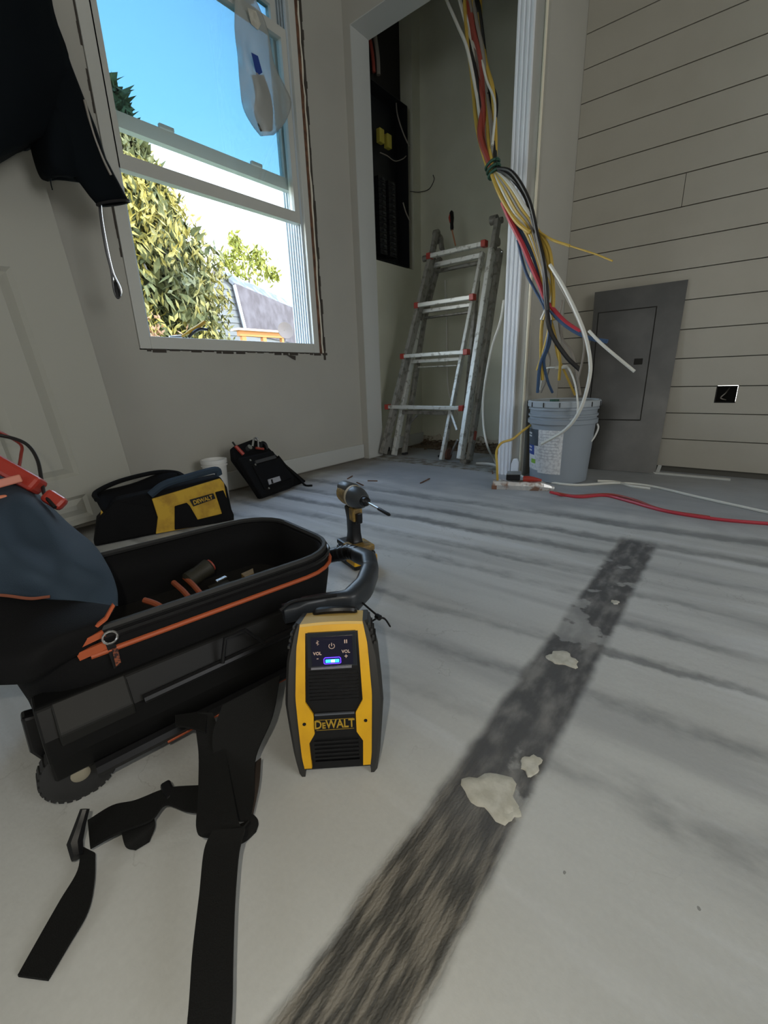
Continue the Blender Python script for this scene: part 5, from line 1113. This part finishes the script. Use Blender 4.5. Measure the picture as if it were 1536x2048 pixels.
# ================================================================== FLOOR CABLES, POWER STRIP
def fcable(name, lab, cat, pts, r, mt):
    tag(B().tube(smoothpath(pts, 7), r, 7).build(name, mt, smooth=True), lab, cat)
F = lambda x, y, z=.005: atz(x, y, z)
fcable('white_cable', 'long white cable dropping beside the ladder and crossing the floor right', 'cable', [at(1008, 600, 0, 2.12), at(1000, 645, 0, 2.13), at(985, 690, 0, 2.15), at(974, 740, 0, 2.15), at(966, 800, 0, 2.15), at(967, 850, 0, 2.14), at(974, 890, 0, 2.10), F(986, 915, .02), F(997, 930), F(1040, 951), F(1085, 962), F(1150, 970), F(1230, 966), F(1300, 972), F(1400, 995), F(1545, 1027)], .0055, M_wwire)
fcable('closet_cable', 'thin white cable hanging behind the ladder rungs in the closet', 'cable', [at(890, 560, 0, 2.842), at(893, 640, 0, 2.842), at(894, 700, 0, 2.842), at(895, 760, 0, 2.842), at(900, 795, 0, 2.842), at(915, 830, 0, 2.840)], .006, M_wwire)
fcable('yellow_cable', 'yellow cable curving out from the post to the foil wrapped strip', 'cable', [at(1062, 850, 0, 2.06), at(1045, 862, 0, 1.98), at(1025, 878, 0, 1.94), at(1003, 886, 0, 1.90), at(993, 903, 0, 1.85), at(994, 930, 0, 1.80), F(995, 962, .03)], .0055, M_ywire)
fcable('short_white_cable', 'short thick white cable end lying left of the fluted post', 'cable', [F(952, 927), F(970, 927), F(985, 929), F(1000, 935), F(1016, 947)], .007, M_wwire)
fcable('extension_cord', 'red extension cord running from the foil strip to the right', 'cord', [F(1100, 984, .02), F(1125, 990), F(1160, 994), F(1210, 991), F(1260, 1003), F(1330, 1022), F(1430, 1038), F(1545, 1048)], .006, M_rwire)
fcable('thin_red_cord', 'thinner red cord lying beside the red extension cord', 'cord', [F(1110, 985, .015), F(1150, 991), F(1215, 988), F(1265, 998), F(1325, 1019), F(1420, 1034)], .004, M_redd)
fcable('white_cable_loop', 'flat white cable twist behind the bucket on the floor', 'cable', [F(1195, 962), F(1225, 963), F(1245, 967), F(1262, 972), F(1300, 977)], .006, M_wwire)
s0 = F(986, 975, 0); s1_ = F(1108, 980, 0); sdn = (s1_ - s0).normalized(); spn = V((0, 0, 1)).cross(sdn)
fs = thing('foil_wrapped_strip', 'power strip wrapped in crumpled foil tape on the floor by the post', 'power strip', (s0 + s1_)/2)
gg = []
Ls = (s1_ - s0).length
for i in range(25):
    t = i/24; wv = (0.030 if t < .75 else .030 * (1 - (t - .75)*2.6)) + random.uniform(-.0015, .0015); hh = (.034 if t < .8 else .034 - (t - .8)*.10) + random.uniform(-.002, .002)
    c = s0 + sdn * Ls * t; gg.append([c + spn*wv*a_ + V((0, 0, .0005 + hh*h2)) for a_, h2 in ((-1, 0), (-1, .55), (-.8, 1), (.8, 1), (1, .55), (1, 0))])
B().loft(gg).build('foil_wrap', M_foil, fs)
B().bar(s0 - sdn*.004, s0 + sdn*.018, .066, .035, (0, 0, 1)).build('copper_end', mat('copper_tape', (.30, .15, .10), .4, .6), fs)
a = F(1008, 957, .040) + spn*0; ta = thing('plug_adapter', 'black and grey plug adapter sitting on the foil wrapped strip', 'adapter', s0.lerp(s1_, .3) + V((0, 0, .034)))
c = s0.lerp(s1_, .33) + spn*.012 + V((0, 0, .052)); B().bar(c - sdn*.03, c + sdn*.03, .05, .026, (0, 0, 1)).build('body', M_blk, ta, bevel=.004); B().bar(c - sdn*.028 + V((0, 0, .015)), c + sdn*.034 + V((0, 0, .017)), .054, .006, (0, 0, 1)).build('cover_plate', mat('grey_plate', (.20, .22, .23), .35), ta, bevel=.002)
c = s0.lerp(s1_, .60) + spn*.006 + V((0, 0, .044)); rp_ = thing('red_plug', 'red plug seated at the right part of the foil wrapped strip', 'plug', c)
B().tube([c - sdn*.028, c - sdn*.01, c + sdn*.012, c + sdn*.05 - V((0, 0, .004))], [.013, .014, .012, .005], 12).build('body', M_red, rp_, True)

# ================================================================== DEBRIS, SPLATS
def splat(px, py, rx_, ry_, seed, lab, h_=.003):
    rnd = random.Random(seed); c = atz(px, py); n = 26; rg_ = []
    rad = [1 + .16*math.sin(k*.72 + seed) + .12*math.sin(k*1.45 + seed*2) + rnd.uniform(-.05, .05) for k in range(n)]
    for s_, z_ in ((1.0, 0.0003), (.93, h_*.7), (.6, h_), (.25, h_*.6), (.02, h_*.7)):
        rg_.append([c + V((rx_*rad[k]*s_*math.cos(k*2*math.pi/n), ry_*rad[k]*s_*math.sin(k*2*math.pi/n), z_)) for k in range(n)])
    tag(B().loft(rg_).build('plaster_splat', M_splat, smooth=True), lab, 'plaster')
splat(1125, 1318, .022, .026, 1, 'crusty oval plaster splat midway along the dark seam')
splat(985, 1588, .030, .034, 2, 'largest dried plaster splat on the near part of the dark seam')
splat(1062, 1530, .018, .012, 3, 'ragged plaster bit right of the largest splat')
splat(1230, 1205, .009, .008, 4, 'small round white plaster drop far along the dark seam')
splat(1018, 1622, .014, .012, 5, 'small plaster crumb patch just below the largest splat')
rnd = random.Random(5)
for i, (x, y, l_, a_) in enumerate(((700, 955, .06, .3), (720, 968, .07, 1.2), (850, 962, .10, .1), (790, 1010, .0, 0), (745, 962, .05, 2.2), (985, 945, .05, .5))):
    if not l_: continue
    c = atz(x, y, .003); d_ = V((math.cos(a_), math.sin(a_), 0)) * l_/2
    tag(B().bar(c - d_, c + d_ + V((0, 0, .002)), .005, .004).build('wood_splinter', M_wood, bevel=0), ('thin brown wood splinter on the floor before the baseboard', 'curved brown splinter nearest the driver on the floor', 'straight brown splinter on the floor before the ladder', '', 'short brown splinter near the closet side of the baseboard', 'dark splinter on the floor near the ladder wheel')[i], 'splinter')
db = B()
for i in range(260):
    x_ = 2.84 - abs(rnd.gauss(0, .10)); y_ = rnd.uniform(1.2, 1.86); z_ = max(0.0, .035 * (1 - (2.84 - x_)/.2)) * rnd.random(); s_ = rnd.uniform(.003, .012)
    db.box((-s_, -s_*.6, -s_*.3), (s_, s_*.6, s_*.3), Matrix.Translation((min(x_, 2.835), y_, z_ + s_*.4)) @ Matrix.Rotation(rnd.uniform(0, 3), 4, 'Z') @ Matrix.Rotation(rnd.uniform(-.5, .5), 4, 'X'))
g_ = [[V((2.60 + .24 * i/6, 1.15 + .72*j/8, max(0.001, (.040*(i/6)**2) * (.5 + .5*math.sin(j*1.7 + i)) + .004*math.sin(j*2.3)))) for j in range(9)] for i in range(7)]
db.sheet(g_, (0, 0, -.0008))
tag(db.build('rubble', M_dirt, kind='stuff'), 'brown plaster rubble and dirt along the back of the closet floor', 'rubble')
struct(B().box((XO + .0, .93, 0), (XO + .14, 1.80, .004)).build('trim_6', mat('threshold', (.32, .33, .32), .6, noise=((.15, .13, .1), 20, .4, .6))))
